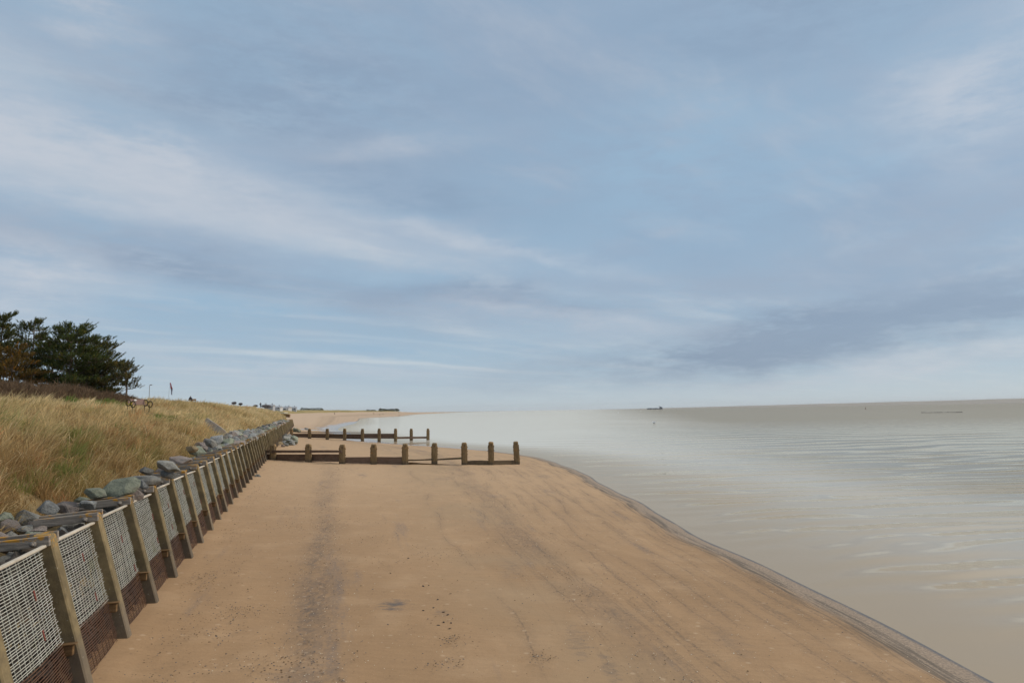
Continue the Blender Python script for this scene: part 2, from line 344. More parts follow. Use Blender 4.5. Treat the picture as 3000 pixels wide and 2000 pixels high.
# ------------------------------------------------------------------ beach sand
SMUDGE = [(1160, 1772, .42, .5, 1.45), (1300, 1795, .25, .25, .8), (1295, 1402, .9, 1.5, .55), (1450, 1452, .7, 1.2, .6), (1590, 1395, .8, 2.2, .6), (880, 1985, .8, .7, .6), (920, 1800, .35, 1.2, .5), (1500, 1665, .45, 1.6, .4), (1690, 1870, .25, 1.3, .6), (1790, 1960, .2, 1.0, .7), (1800, 1790, .12, .5, .7), (2140, 1880, .5, 1.3, .35)]
def sand_material():
    m, t = mat('sand')
    g = t.n('ShaderNodeNewGeometry').outputs['Position']
    gx, gy, gz = t.sep(g)
    bu = t.sep(t.n('ShaderNodeUVMap', uv_map='band').outputs[0]); d, s = bu[0], bu[1]
    fu = t.sep(t.n('ShaderNodeUVMap', uv_map='flow').outputs[0]); u = fu[0]     # 0 at wall .. 1 at water
    A = (.343, .214, .112); B = (.293, .180, .092); C = (.465, .312, .182)
    big = t.noise(t.vec(t.m('MULTIPLY', u, 5.0), t.m('MULTIPLY', s, .07)), 1.0, 4, .55)
    c = t.mix(t.step(.3, .7, big), B, A)
    med = t.noise(g, .55, 5, .6)
    c = t.mix(t.m('MULTIPLY', t.step(.48, .7, med), .3), c, C)
    c = t.mix(t.m('MULTIPLY', t.step(14, 50, s), .75), c, C)          # paler further off
    c = t.mix(t.m('MULTIPLY', t.step(120, 300, s), .8), c, (.50, .365, .25))
    rip = t.noise(t.vec(t.m('MULTIPLY', gx, 1.3), t.m('MULTIPLY', gy, 7.0)), 1.0, 4, .6)
    mot = t.noise(g, 20.0, 5, .8)
    kk = t.m('ADD', .61, t.m('ADD', t.m('MULTIPLY', rip, .26), t.m('MULTIPLY', mot, .44)))
    c = t.mix(1.0, c, t.vec(kk, kk, kk), 'MULTIPLY')
    warp = t.m('MULTIPLY', t.m('SUBTRACT', t.noise(t.vec(t.m('MULTIPLY', u, 4.0), t.m('MULTIPLY', s, .1), 5.0), 1.0, 5, .55), .5), .075)
    uw = t.m('ADD', u, warp)
    # greyer damp sand in the middle of the beach
    damp = t.m('MULTIPLY', t.step(.34, .5, uw), t.m('SUBTRACT', 1.0, t.step(.56, .74, uw)))
    damp = t.m('MULTIPLY', damp, t.step(.35, .6, t.noise(g, .22, 4, .6)))
    c = t.mix(t.m('MULTIPLY', damp, .5), c, (.31, .215, .125))
    # long dark strand lines running with the shore
    f1 = t.noise(t.vec(t.m('MULTIPLY', uw, 30.0), t.m('MULTIPLY', s, .055), 1.0), 1.0, 4, .55)
    l1 = t.m('SUBTRACT', 1.0, t.step(.004, .034, t.m('ABSOLUTE', t.m('SUBTRACT', f1, .5))))
    gate = t.step(.40, .56, t.noise(t.vec(t.m('MULTIPLY', u, 7.0), t.m('MULTIPLY', s, .16), 9.0), 1.0, 4, .6))
    l1 = t.m('MULTIPLY', t.m('MULTIPLY', l1, gate), t.step(.42, .7, u))
    fine = t.noise(g, 14.0, 4, .7)
    c = t.mix(t.m('MULTIPLY', l1, t.m('MULTIPLY', t.step(.35, .6, fine), .4)), c, (.12, .085, .06))
    grit0 = t.noise(g, 7.0, 5, .7)
    # thin strand lines, each left by one retreating wave
    for k_, (c0, wob, wd) in enumerate([(.575, .03, .004), (.64, .035, .0035), (.70, .03, .005), (.745, .025, .003), (.79, .028, .0055), (.835, .022, .0035), (.872, .018, .004), (.905, .014, .003), (.93, .010, .0045), (.47, .04, .003)]):
        wv_ = t.m('ADD', t.m('MULTIPLY', t.m('SUBTRACT', t.noise(t.vec(t.m('MULTIPLY', s, .11), k_ * 3.7), 1.0, 3, .5), .5), wob * 2.4), t.m('MULTIPLY', t.m('SUBTRACT', t.noise(t.vec(t.m('MULTIPLY', gx, 2.2), t.m('MULTIPLY', gy, 1.2), k_ * 1.3), 1.0, 4, .65), .5), .011))
        df_ = t.m('ABSOLUTE', t.m('SUBTRACT', t.m('SUBTRACT', u, c0), wv_))
        on_ = t.step(.40, .58, t.noise(t.vec(t.m('MULTIPLY', s, .19), k_ * 5.1, 2.0), 1.0, 4, .6))
        ln_ = t.m('MULTIPLY', t.m('SUBTRACT', 1.0, t.step(wd * .15, wd * .85, df_)), t.m('MULTIPLY', on_, t.m('MULTIPLY_ADD', t.step(.38, .6, fine), .42, .10)))
        halo = t.m('MULTIPLY', t.m('SUBTRACT', 1.0, t.step(0, wd * 6, df_)), t.m('MULTIPLY', on_, t.m('MULTIPLY_ADD', t.step(.4, .62, grit0), .22, .03)))
        c = t.mix(t.m('MAXIMUM', ln_, halo), c, (.085, .062, .048))
    # wider smudges of dark silt and coal dust
    f2 = t.noise(t.vec(t.m('MULTIPLY', uw, 15.0), t.m('MULTIPLY', s, .09), 4.0), 1.0, 6, .65)
    sm = t.step(.57, .74, f2)
    sm = t.m('MULTIPLY', sm, t.step(.3, .62, fine))
    c = t.mix(t.m('MULTIPLY', sm, .85), c, (.15, .12, .105))
    # smudges of black silt left by the tide
    for spx, spy, sw, sh_, amt in SMUDGE:
        q_ = on_beach(spx, spy); wn_ = t.m('MULTIPLY', t.m('SUBTRACT', t.noise(t.vec(t.m('MULTIPLY', gx, 3.0), t.m('MULTIPLY', gy, 5.0), spx * .01), 1.0, 7, .75), .46), 6.0)
        ex = t.m('DIVIDE', t.m('SUBTRACT', gx, q_.x), sw); ey = t.m('DIVIDE', t.m('SUBTRACT', gy, q_.y), sh_)
        rr_ = t.m('ADD', t.m('ADD', t.m('MULTIPLY', ex, ex), t.m('MULTIPLY', ey, ey)), wn_)
        c = t.mix(t.m('MULTIPLY', t.m('SUBTRACT', 1.0, t.step(-.6, 1.3, rr_)), amt * .62), c, (.085, .08, .08))
    # drift bands of pebbles and grit
    def gband(c0, wd):
        q = t.m('DIVIDE', t.m('SUBTRACT', uw, c0), wd); return t.m('POWER', 2.718, t.m('MULTIPLY', t.m('MULTIPLY', q, q), -1.0))
    near = t.m('SUBTRACT', 1.0, t.step(15, 75, s))
    grit = t.noise(t.vec(t.m('MULTIPLY', gx, 9.0), t.m('MULTIPLY', gy, 3.0)), 1.0, 7, .7)
    bnd = t.m('ADD', t.m('MULTIPLY', gband(.212, .027), t.m('MULTIPLY_ADD', near, 1.05, .12)), t.m('MULTIPLY', gband(.615, .026), .7))
    bm_ = t.m('MULTIPLY', t.m('MULTIPLY', bnd, t.step(.22, .74, grit)), t.m('MULTIPLY_ADD', t.step(.36, .62, t.noise(t.vec(t.m('MULTIPLY', u, 14.0), t.m('MULTIPLY', s, .22), 12.0), 1.0, 5, .65)), .8, .2))
    c = t.mix(t.m('MINIMUM', t.m('MULTIPLY', bm_, .85), .85), c, (.115, .086, .068))
    # scattered dark specks
    vo = t.n('ShaderNodeTexVoronoi', {'Scale': 7.0}, feature='F1'); t.L.new(g, vo.inputs['Vector'])
    sp = t.m('SUBTRACT', 1.0, t.step(.1, .22, vo.outputs['Distance']))
    rr = t.sep(vo.outputs['Color'])[0]
    sp = t.m('MULTIPLY', sp, t.m('GREATER_THAN', t.m('ADD', rr, t.m('MULTIPLY', bnd, .3)), .86))
    c = t.mix(t.m('MULTIPLY', sp, .55), c, (.16, .1, .06))
    vo2 = t.n('ShaderNodeTexVoronoi', {'Scale': 4.3}, feature='F1'); t.L.new(g, vo2.inputs['Vector'])
    s2 = t.m('SUBTRACT', 1.0, t.step(.12, .3, vo2.outputs['Distance']))
    r2 = t.sep(vo2.outputs['Color'])[1]
    s2 = t.m('MULTIPLY', s2, t.m('GREATER_THAN', r2, .84))
    c = t.mix(t.m('MULTIPLY', s2, .22), c, (.64, .49, .34))
    # wet shingle by the water
    dw = t.m('ADD', d, t.m('MULTIPLY', t.m('SUBTRACT', t.noise(t.vec(t.m('MULTIPLY', s, .35), 2.0), 1.0, 3, .5), .5), .5))
    far = t.step(60, 150, s)
    dk = t.noise(t.vec(t.m('MULTIPLY', d, 9.0), t.m('MULTIPLY', s, .25), 6.0), 1.0, 5, .7)
    zone = t.m('SUBTRACT', 1.0, t.step(.55, 1.05, dw))
    c = t.mix(t.m('MULTIPLY', zone, .7), c, (.285, .23, .18))
    peb = t.noise(g, 18.0, 3, .8); c = t.mix(t.m('MULTIPLY', t.m('MULTIPLY', zone, t.step(.46, .6, peb)), .6), c, (.13, .105, .085)); c = t.mix(t.m('MULTIPLY', t.m('MULTIPLY', zone, t.step(.44, .34, peb)), .35), c, (.5, .43, .35))
    dl = t.m('MULTIPLY', t.m('MULTIPLY', t.step(.3, .55, dw), t.m('SUBTRACT', 1.0, t.step(.85, 1.3, dw))), t.step(.44, .58, dk))
    c = t.mix(t.m('MULTIPLY', dl, .8), c, (.085, .07, .055))
    edg = t.m('SUBTRACT', 1.0, t.step(.02, .17, t.m('ADD', d, t.m('MULTIPLY', t.m('SUBTRACT', t.noise(t.vec(t.m('MULTIPLY', s, .5), 9.0), 1.0, 4, .6), .5), .38))))
    c = t.mix(t.m('MULTIPLY', edg, .8), c, (.075, .09, .11))
    # wet flats further along, where the tide has only just left
    wetw = t.m('MULTIPLY', t.step(75, 120, s), t.m('SUBTRACT', 1.0, t.step(330, 420, s)))
    wl = t.m('MULTIPLY_ADD', wetw, 7.0, .10)
    wn = t.m('MULTIPLY', t.m('SUBTRACT', t.noise(t.vec(t.m('MULTIPLY', gx, .2), t.m('MULTIPLY', gy, .06)), 1.0, 5, .65), .5), 1.6)
    wet = t.m('SUBTRACT', 1.0, t.step(-.15, .35, t.m('ADD', t.m('SUBTRACT', t.m('DIVIDE', d, wl), .75), wn)))
    pool = t.m('MULTIPLY', t.m('MULTIPLY', t.step(150, 175, gy), t.m('SUBTRACT', 1.0, t.step(225, 265, gy))), t.m('MULTIPLY', t.step(.5, .56, t.noise(t.vec(t.m('MULTIPLY', gx, .16), t.m('MULTIPLY', gy, .028), 3.0), 1.0, 4, .6)), t.m('SUBTRACT', 1.0, t.step(.55, .8, u))))
    wet = t.m('MULTIPLY', wet, t.step(45, 95, s)); wet = t.m('MAXIMUM', wet, pool)
    c = t.mix(t.m('MULTIPLY', wet, .5), c, (.27, .215, .165))
    sh = t.m('SUBTRACT', 1.0, t.step(.05, .5, dw))
    wmask = t.m('MAXIMUM', wet, t.m('MULTIPLY', sh, .1))
    rough = t.m('SUBTRACT', .93, t.m('MULTIPLY', wmask, .74))
    h = t.m('ADD', t.noise(g, 3.0, 8, .68), t.m('MULTIPLY', t.noise(g, 40.0, 3, .6), .25))
    h = t.m('MULTIPLY', h, t.m('SUBTRACT', 1.0, t.m('MULTIPLY', wet, .93)))
    b = t.bump(h, .4, .035)
    principled(t, c, rough, b, .35); return m
SAND = sand_material()
def make_beach():
    rows = np.concatenate([np.arange(-40, 4, 4), np.arange(4, 40, .22), np.arange(40, 130, .8), np.geomspace(130, 4000, 120)])
    un = np.concatenate([np.linspace(-.12, .0, 4)[:-1], np.linspace(0, .9, 90), np.linspace(.9, 1.0, 40)[1:]])
    ex = np.array([.05, .12, .25, .5, 1, 2, 5, 12, 30])
    Y = np.repeat(rows[:, None], len(un) + len(ex), 1)
    xl = np.interp(rows, ZLL, XLL); xe = edge(rows)
    X = np.concatenate([xl[:, None] + (xe - xl)[:, None] * un[None], xe[:, None] + ex[None] + 0 * xl[:, None]], 1)
    Z = beach_z(X, Y)
    U = (X - xl[:, None]) / (xe - xl)[:, None]
    nr = sstep(200, 60, Y) * sstep(1.0, .93, U)
    Z = Z + nr * ((fbm(X * .5, Y * .35, 3, 4) - .47) * .1 + (fbm(X * 2.2, Y * 1.4, 31, 3) - .44) * .05)
    # foot of the wall: a little scour and heaped drift
    Z = Z + sstep(.03, 0, U) * .03
    return grid_mesh('beach', X, Y, Z, SAND, {'band': (xe[:, None] - X, Y), 'flow': (U, Y)})
tag(make_beach(), kind='structure')

# ------------------------------------------------------------------ sea
def water_material():
    m, t = mat('water')
    g = t.n('ShaderNodeNewGeometry').outputs['Position']; x, y, z = t.sep(g)
    uv = t.sep(t.n('ShaderNodeUVMap', uv_map='shore').outputs[0]); d = uv[0]
    sk = t.m('MULTIPLY_ADD', x, -.12, y)                       # crests run slightly off the horizontal
    w1 = t.noise(t.vec(t.m('MULTIPLY', x, .17), t.m('MULTIPLY', sk, .5)), 1.0, 3, .5)
    w2 = t.noise(t.vec(t.m('MULTIPLY', x, .5), t.m('MULTIPLY', sk, 1.7), 4.0), 1.0, 3, .5)
    w3 = t.noise(t.vec(t.m('MULTIPLY', x, .035), t.m('MULTIPLY', sk, .1), 8.0), 1.0, 2, .5)
    patch = t.step(.36, .62, t.noise(t.vec(t.m('MULTIPLY', x, .012), t.m('MULTIPLY', y, .02), 2.0), 1.0, 3, .5))
    open_ = t.m('MULTIPLY', t.step(.5, 12.0, d), t.m('MULTIPLY_ADD', patch, .5, .5))
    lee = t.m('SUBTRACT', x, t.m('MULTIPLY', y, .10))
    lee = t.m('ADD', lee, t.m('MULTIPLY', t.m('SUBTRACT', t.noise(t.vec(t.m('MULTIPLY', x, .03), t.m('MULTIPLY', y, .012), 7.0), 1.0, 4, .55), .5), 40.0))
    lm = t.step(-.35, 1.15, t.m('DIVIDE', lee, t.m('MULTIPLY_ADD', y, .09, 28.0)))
    ph = t.m('MULTIPLY', t.noise(t.vec(t.m('MULTIPLY', x, .10), t.m('MULTIPLY', y, .085), 13.0), 1.0, 4, .55), 16.0)
    ph2 = t.m('MULTIPLY', t.noise(t.vec(t.m('MULTIPLY', x, .22), t.m('MULTIPLY', y, .16), 19.0), 1.0, 3, .55), 11.0)
    def wave(lam, ang, amp, p_):
        k = 2 * math.pi / lam
        a = t.m('ADD', t.m('MULTIPLY_ADD', x, k * math.sin(ang), p_), t.m('MULTIPLY', y, k * math.cos(ang)))
        sn = t.m('SINE', a)                                      # sharpened crests
        return t.m('MULTIPLY', t.m('SUBTRACT', sn, t.m('MULTIPLY', t.m('COSINE', t.m('MULTIPLY', a, 2.0)), .22)), amp)
    g1 = t.step(.34, .62, t.noise(t.vec(t.m('MULTIPLY', x, .11), t.m('MULTIPLY', y, .14), 23.0), 1.0, 3, .6))
    g2 = t.step(.34, .62, t.noise(t.vec(t.m('MULTIPLY', x, .17), t.m('MULTIPLY', y, .2), 29.0), 1.0, 3, .6))
    far_ = t.step(90, 190, y)                                   # nearer in the waves are modelled in the mesh itself
    h = t.m('ADD', t.m('MULTIPLY', wave(3.7, rad(-7), .05, ph), t.m('MULTIPLY_ADD', g1, .65, .35)), t.m('MULTIPLY', wave(2.1, rad(9), .025, ph2), g2))
    h = t.m('MULTIPLY', h, t.m('MULTIPLY', far_, t.m('MULTIPLY_ADD', lm, .8, .2)))
    h = t.m('ADD', h, t.m('MULTIPLY', t.m('MULTIPLY', w2, .02), open_))
    h = t.m('ADD', h, t.m('MULTIPLY', t.sep(t.n('ShaderNodeUVMap', uv_map='wave').outputs[0])[0], 1.05))
    b = t.bump(h, 1.0, 1.0)
    mud_and_glare = t.mix(t.step(0, 14, d), (.345, .275, .195), t.mix(lm, (.62, .60, .56), (.25, .222, .175)))  # silt tones, but the pale lee tone stands in for reflected sky glare
    df = t.n('ShaderNodeBsdfDiffuse'); t.L.new(mud_and_glare, df.inputs[0])
    gl = t.n('ShaderNodeBsdfGlossy', {'Roughness': .05, 'Color': (1, .94, .83, 1)}); t.L.new(b, gl.inputs['Normal'])
    fr = t.n('ShaderNodeFresnel', {'IOR': 1.33}); t.L.new(b, fr.inputs['Normal'])
    # silt and small chop dull the open estuary; the lee bay has its glare painted into its pale colour
    refl = t.m('ADD', .62, t.m('MULTIPLY', lm, t.m('SUBTRACT', .36, t.m('MULTIPLY', t.step(40, 260, y), .57))))
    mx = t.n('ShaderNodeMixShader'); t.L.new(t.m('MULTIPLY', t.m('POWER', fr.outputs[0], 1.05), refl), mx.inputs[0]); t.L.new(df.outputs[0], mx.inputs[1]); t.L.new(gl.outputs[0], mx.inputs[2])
    t.L.new(mx.outputs[0], t.out.inputs[0])
    return m
def make_sea():
    rows = np.concatenate([np.arange(-60, 5, 8), np.arange(5, 60, .17), np.arange(60, 120, .3), np.arange(120, 200, .8), np.geomspace(201, 20000, 90)])
    e = edge(np.clip(rows, -60, 3900)); lft = e - 1.5; lft = np.where(rows > 190, -1.6 * rows - 60, np.where(rows > 110, np.minimum(lft, -60.0), lft))
    rgt = np.maximum(rows, 0) * 1.0 + 40; far = np.maximum(rows, 0) * 1.7 + 110
    a = np.concatenate([np.linspace(0, 1, 300) ** 1.25, 1 + np.linspace(.05, 1, 12)])
    A = a[None]; X = np.where(A <= 1, lft[:, None] + (rgt - lft)[:, None] * A, rgt[:, None] + (far - rgt)[:, None] * (A - 1)); Y = np.repeat(rows[:, None], len(a), 1)
    D = X - edge(np.clip(Y, -60, 3900))
    rg = np.random.default_rng(3); H = 0 * X
    wx = (fbm(X * .06, Y * .06, 201, 3) - .44) * 5.0; wy = (fbm(X * .06, Y * .06, 207, 3) - .44) * 5.0
    calm = np.clip(50 / np.maximum(Y, 5), .42, 1.4)              # steeper ripples in the shallows, flatter further out
    for k in range(24):
        lam = 1.35 * 1.082 ** k * rg.uniform(.95, 1.05); th = rg.normal(rad(-5), rad(8)); q = 2 * math.pi / lam
        m_ = sstep(.3, .62, fbm(X * .07 + k * 9.1, Y * .09 + k * 3.3, 300 + k, 2) / .75)
        H = H + .0085 * lam * calm * sstep(.45, 1.1, lam / (.6 + Y * Y * .00055)) * sstep(2.3, 1.1, lam / (1.5 + Y * Y * .0012)) * m_ * np.sin(q * ((X + wx) * math.sin(th) + (Y + wy) * math.cos(th)) + rg.uniform(0, 6.28))
    lee = (X - .1 * Y) / (28 + .09 * Y)
    amp = (.10 + .90 * sstep(.3, 6, D)) * (.14 + .86 * sstep(-.4, .35, lee)) * (1 - sstep(110, 185, Y)) * sstep(0, .6, D)
    H = H * amp + .10 * np.maximum(H * amp, 0)
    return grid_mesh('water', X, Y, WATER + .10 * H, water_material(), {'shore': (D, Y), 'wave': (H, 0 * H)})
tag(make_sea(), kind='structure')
def make_seabed():
    m = mottled('seabed_silt', (.28, .22, .16), (.22, .18, .13), .1)
    X, Y = np.meshgrid(np.linspace(-26000, 26000, 5), np.linspace(-3000, 24000, 5)); Z = 0 * X - 4.0
    return grid_mesh('ground', X, Y, Z, m)
tag(make_seabed(), kind='structure')

# ------------------------------------------------------------------ grassy bank
def bank_material():
    m, t = mat('bank_soil')
    g = t.n('ShaderNodeNewGeometry').outputs['Position']
    c = t.mix(t.step(.35, .65, t.noise(g, .5, 5, .6)), (.15, .105, .05), (.22, .16, .08))
    c = t.mix(t.step(.5, .65, t.noise(g, .23, 4, .6)), c, (.10, .10, .035))
    principled(t, c, .95, t.bump(t.noise(g, 5, 6, .7), .8, .1), .1); return m
def make_bank():
    ss = np.concatenate([np.arange(2, 60, .5), np.arange(60, 340, 1.5)]); ts = np.concatenate([np.array([.5, .6, .7, .9, 1.2, 1.5, 1.8, 2.2]), np.arange(2.6, 30, .5), np.arange(30, 160, 5)])
    S, T = np.meshgrid(ss, ts, indexing='ij')
    X = WB + S * WD[0] + T * ND[0]; Y = S * WD[1] + T * ND[1]
    return grid_mesh('dune_bank', X, Y, bank_z(X, Y) - .02, bank_material())
tag(make_bank(), kind='structure')

def grass_mat(name, tr=.35):
    m, t = mat(name)
    c = t.n('ShaderNodeVertexColor', layer_name='tint').outputs[0]
    d = t.n('ShaderNodeBsdfDiffuse'); t.L.new(c, d.inputs[0])
    l = t.n('ShaderNodeBsdfTranslucent'); t.L.new(c, l.inputs[0])
    x = t.n('ShaderNodeMixShader', {0: tr}); t.L.new(d.outputs[0], x.inputs[1]); t.L.new(l.outputs[0], x.inputs[2])
    t.L.new(x.outputs[0], t.out.inputs[0]); return m
GRASSM = grass_mat('dry_grass', .45)
# patches of living green among the straw: (photo px, py, radius m, strength)
GREEN = [(220, 1172, 3.4, 1), (255, 1168, 2.6, 1), (180, 1178, 2.4, .9), (505, 1240, 1.3, 1), (490, 1228, 1.1, .9), (325, 1258, .75, .9), (345, 1268, .6, .8), (195, 1240, .7, .5), (30, 1255, .8, .6),
         (60, 1295, .6, .5), (155, 1300, .5, .5), (250, 1300, .6, .7), (300, 1185, 1.8, .8), (330, 1195, 1.4, .8), (270, 1212, 1.2, .5), (245, 1335, .5, .6), (360, 1320, .7, .5), (200, 1345, .5, .6), (410, 1285, .8, .5),
         (100, 1330, .5, .4), (185, 1395, .6, .6), (430, 1310, .6, .5), (570, 1235, 1.0, .5), (390, 1225, 1.0, .4), (600, 1230, 1.0, .4), (60, 1440, .5, .5), (150, 1440, .4, .6), (300, 1380, .5, .4)]
BENCH = on_bank(398, 1209, 40, 70)
def make_grass():
    Ps = []; Ls = []; Le = []; Be = []; Ws = []; Cs = []; Wv = []
    gc = []
    for a, b, r, k in GREEN:
        p = on_bank(a, b); gc.append((p.x, p.y, r * 1.35, k))
    def zone(s0, s1, t0, t1, dens, nb, L0, W0, spread):
        n = int((s1 - s0) * (t1 - t0) * dens)
        S = RNG.uniform(s0, s1, n); T = t0 + (t1 - t0) * RNG.uniform(0, 1, n)
        X = WB + S * WD[0] + T * ND[0]; Y = S * WD[1] + T * ND[1]
        ok = (X > -.80 * Y - 2.5) & (Y > 5) & (T > 1.75 + .85 * vnoise(S * .7, S * 0, 17)) & (((X - BENCH.x - .45) / 1.5) ** 2 + ((Y - BENCH.y + 1.0) / 2.2) ** 2 > 1) & (T - np.clip(Y - 243, 0, 200) * .9 > 2)
        S, T, X, Y = S[ok], T[ok], X[ok], Y[ok]; n = len(X)
        if not n: return
        big = fbm(X * .12, Y * .12, 41, 3) / .875; med = fbm(X * .45, Y * .45, 55, 3) / .875; tr = RNG.uniform(0, 1, n)
        gm = np.zeros(n)
        for gx, gy, r, k in gc: gm = np.maximum(gm, k * .82 * np.exp(-(((X - gx) ** 2 + ((Y - gy) * .75) ** 2) / r ** 2)))
        gm = np.where(gm * (.6 + .8 * tr) > .33, np.clip(gm * 1.5, 0, 1), 0)
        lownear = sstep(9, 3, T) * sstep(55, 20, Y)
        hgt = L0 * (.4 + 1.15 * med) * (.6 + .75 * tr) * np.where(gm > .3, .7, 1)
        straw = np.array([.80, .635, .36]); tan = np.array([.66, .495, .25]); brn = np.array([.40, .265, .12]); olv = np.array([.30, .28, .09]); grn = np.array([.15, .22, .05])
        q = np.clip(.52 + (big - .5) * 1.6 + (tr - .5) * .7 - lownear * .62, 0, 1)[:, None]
        col = np.where(q > .5, tan + (straw - tan) * (q - .5) * 2, brn + (tan - brn) * q * 2)
        ol = (np.clip((med - .5) * 3, 0, 1) * (.55 + .4 * lownear) * (tr < .85))[:, None]
        col = col * (1 - ol) + olv * ol
        rare = (RNG.uniform(0, 1, n) < .05)[:, None]; col = np.where(rare, np.array([.60, .32, .15]), col)
        col = col * (1 - gm[:, None]) + grn * gm[:, None]
        az = rad(-14) + RNG.normal(0, .45, n) + (big - .5) * 1.6
        bd = np.clip(.66 + RNG.normal(0, .13, n) + (med - .5) * .3 - gm * .1, .15, .9)
        # tussocks: tall in the middle, parted between
        cell = .85 if t1 < 20 else (1.25 if t1 < 30 else 1.9)
        best = np.full(n, 9.0); ox = np.zeros(n); oy = np.zeros(n); ci = np.floor(X / cell); cj = np.floor(Y / cell)
        for di in (-1, 0, 1):
            for dj in (-1, 0, 1):
                a = ci + di; b = cj + dj; cx = (a + .15 + .7 * vnoise(a, b, 91)) * cell; cy = (b + .15 + .7 * vnoise(a, b, 92)) * cell
                dd = np.hypot(X - cx, Y - cy) / cell; m_ = dd < best; best = np.where(m_, dd, best); ox = np.where(m_, X - cx, ox); oy = np.where(m_, Y - cy, oy)
        hgt = hgt * np.clip(1.6 - 1.75 * best, .2, 1.5)
        oa = np.arctan2(oy, ox); wx_ = np.cos(az) * .75 + np.cos(oa) * np.clip(best, 0, .8); wy_ = np.sin(az) * .75 + np.sin(oa) * np.clip(best, 0, .8); az = np.arctan2(wy_, wx_)
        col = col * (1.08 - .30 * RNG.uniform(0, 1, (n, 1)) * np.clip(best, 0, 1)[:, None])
        kp = (best < .46) | (RNG.uniform(0, 1, n) < .38)
        X, Y, hgt, az, bd, col, gm = X[kp], Y[kp], hgt[kp], az[kp], bd[kp], col[kp], gm[kp]; n = len(X)
        r = lambda a: np.repeat(a, nb, 0); N = n * nb
        bx = r(X) + RNG.normal(0, spread, N); by = r(Y) + RNG.normal(0, spread, N)
        baz = r(az) + RNG.normal(0, .55, N); bb = np.clip(r(bd) + RNG.normal(0, .16, N), .05, .94)
        L = r(hgt) * RNG.uniform(.55, 1.15, N)
        c = r(col) * RNG.uniform(.58, 1.36, (N, 1)); pale = RNG.uniform(0, 1, (N, 1)) < .07
        c = np.where(pale & (r(gm)[:, None] < .3), np.array([.80, .62, .35]), c)
        Ps.append(np.stack([bx, by, bank_z(bx, by) - .06], 1)); Ls.append(L); Be.append(bb)
        Le.append(np.stack([np.cos(baz), np.sin(baz), 0 * baz], 1))
        wa = RNG.uniform(-.7, .7, N); Wv.append(np.stack([np.cos(wa), np.sin(wa), 0 * wa], 1))
        Ws.append(W0 * RNG.uniform(.6, 1.4, N)); Cs.append(c)
    zone(6, 22, 2.1, 9, 20, 22, .68, .017, .09)
    zone(22, 34, 2.1, 17, 11, 20, .68, .023, .12)
    zone(34, 55, 2.1, 26, 9, 15, .62, .031, .16)
    zone(55, 85, 2.1, 32, 5, 14, .6, .044, .22)
    zone(85, 140, 2.1, 26, 3, 14, .6, .05, .32)
    zone(140, 262, 2.1, 24, 2.0, 12, .62, .075, .4)
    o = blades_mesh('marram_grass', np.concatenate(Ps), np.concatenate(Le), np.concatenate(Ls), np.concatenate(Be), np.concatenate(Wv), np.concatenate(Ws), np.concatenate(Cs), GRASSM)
    tag(o, 'dry golden marram grass leaning over the bank with patches of green', 'grass', kind='stuff')
make_grass()

def make_scrub():
    n = 30000
    X = []; Y = []
    px = RNG.uniform(-60, 445, n); fr = np.interp(px, [-60, 0, 160, 200, 280, 320, 445], [44, 45, 50, 60, 66, 68, 72]); bk = np.interp(px, [-60, 445], [74, 82])
    Y = fr + (bk - fr) * RNG.uniform(0, 1, n); X = (px - 1500) / 2000 * Y
    gz = bank_z(X, Y); H = np.interp(px, [-60, 0, 200, 330, 445], [1.25, 1.2, 1.25, .85, .45]) * (.55 + .9 * fbm(X * .5, Y * .5, 77, 3) / .875)
    H = H * (.55 + .45 * sstep(0, 5, Y - fr))
    N = n
    az = RNG.uniform(0, 6.28, N); b = np.clip(RNG.normal(.4, .2, N), 0, .85)
    L = H * RNG.uniform(.5, 1.1, N)
    c = np.array([.165, .108, .062]) * RNG.uniform(.6, 1.5, (N, 1)) + RNG.uniform(0, .03, (N, 1)) * np.array([1, .6, .6])
    wa = RNG.uniform(-.8, .8, N)
    P = np.stack([X, Y, gz - .05], 1); lift = RNG.uniform(0, .75, N) * H * .7; P[:, 2] += lift; L = L * (1 - .35 * RNG.uniform(0, 1, N))
    o = blades_mesh('bramble_scrub', P, np.stack([np.cos(az), np.sin(az), 0 * az], 1), L, b, np.stack([np.cos(wa), np.sin(wa), 0 * wa], 1), np.full(N, .045), c, grass_mat('bramble_stem', .15))
    tag(o, 'bare brown bramble scrub along the top of the bank below the pines', 'scrub', kind='stuff')
make_scrub()

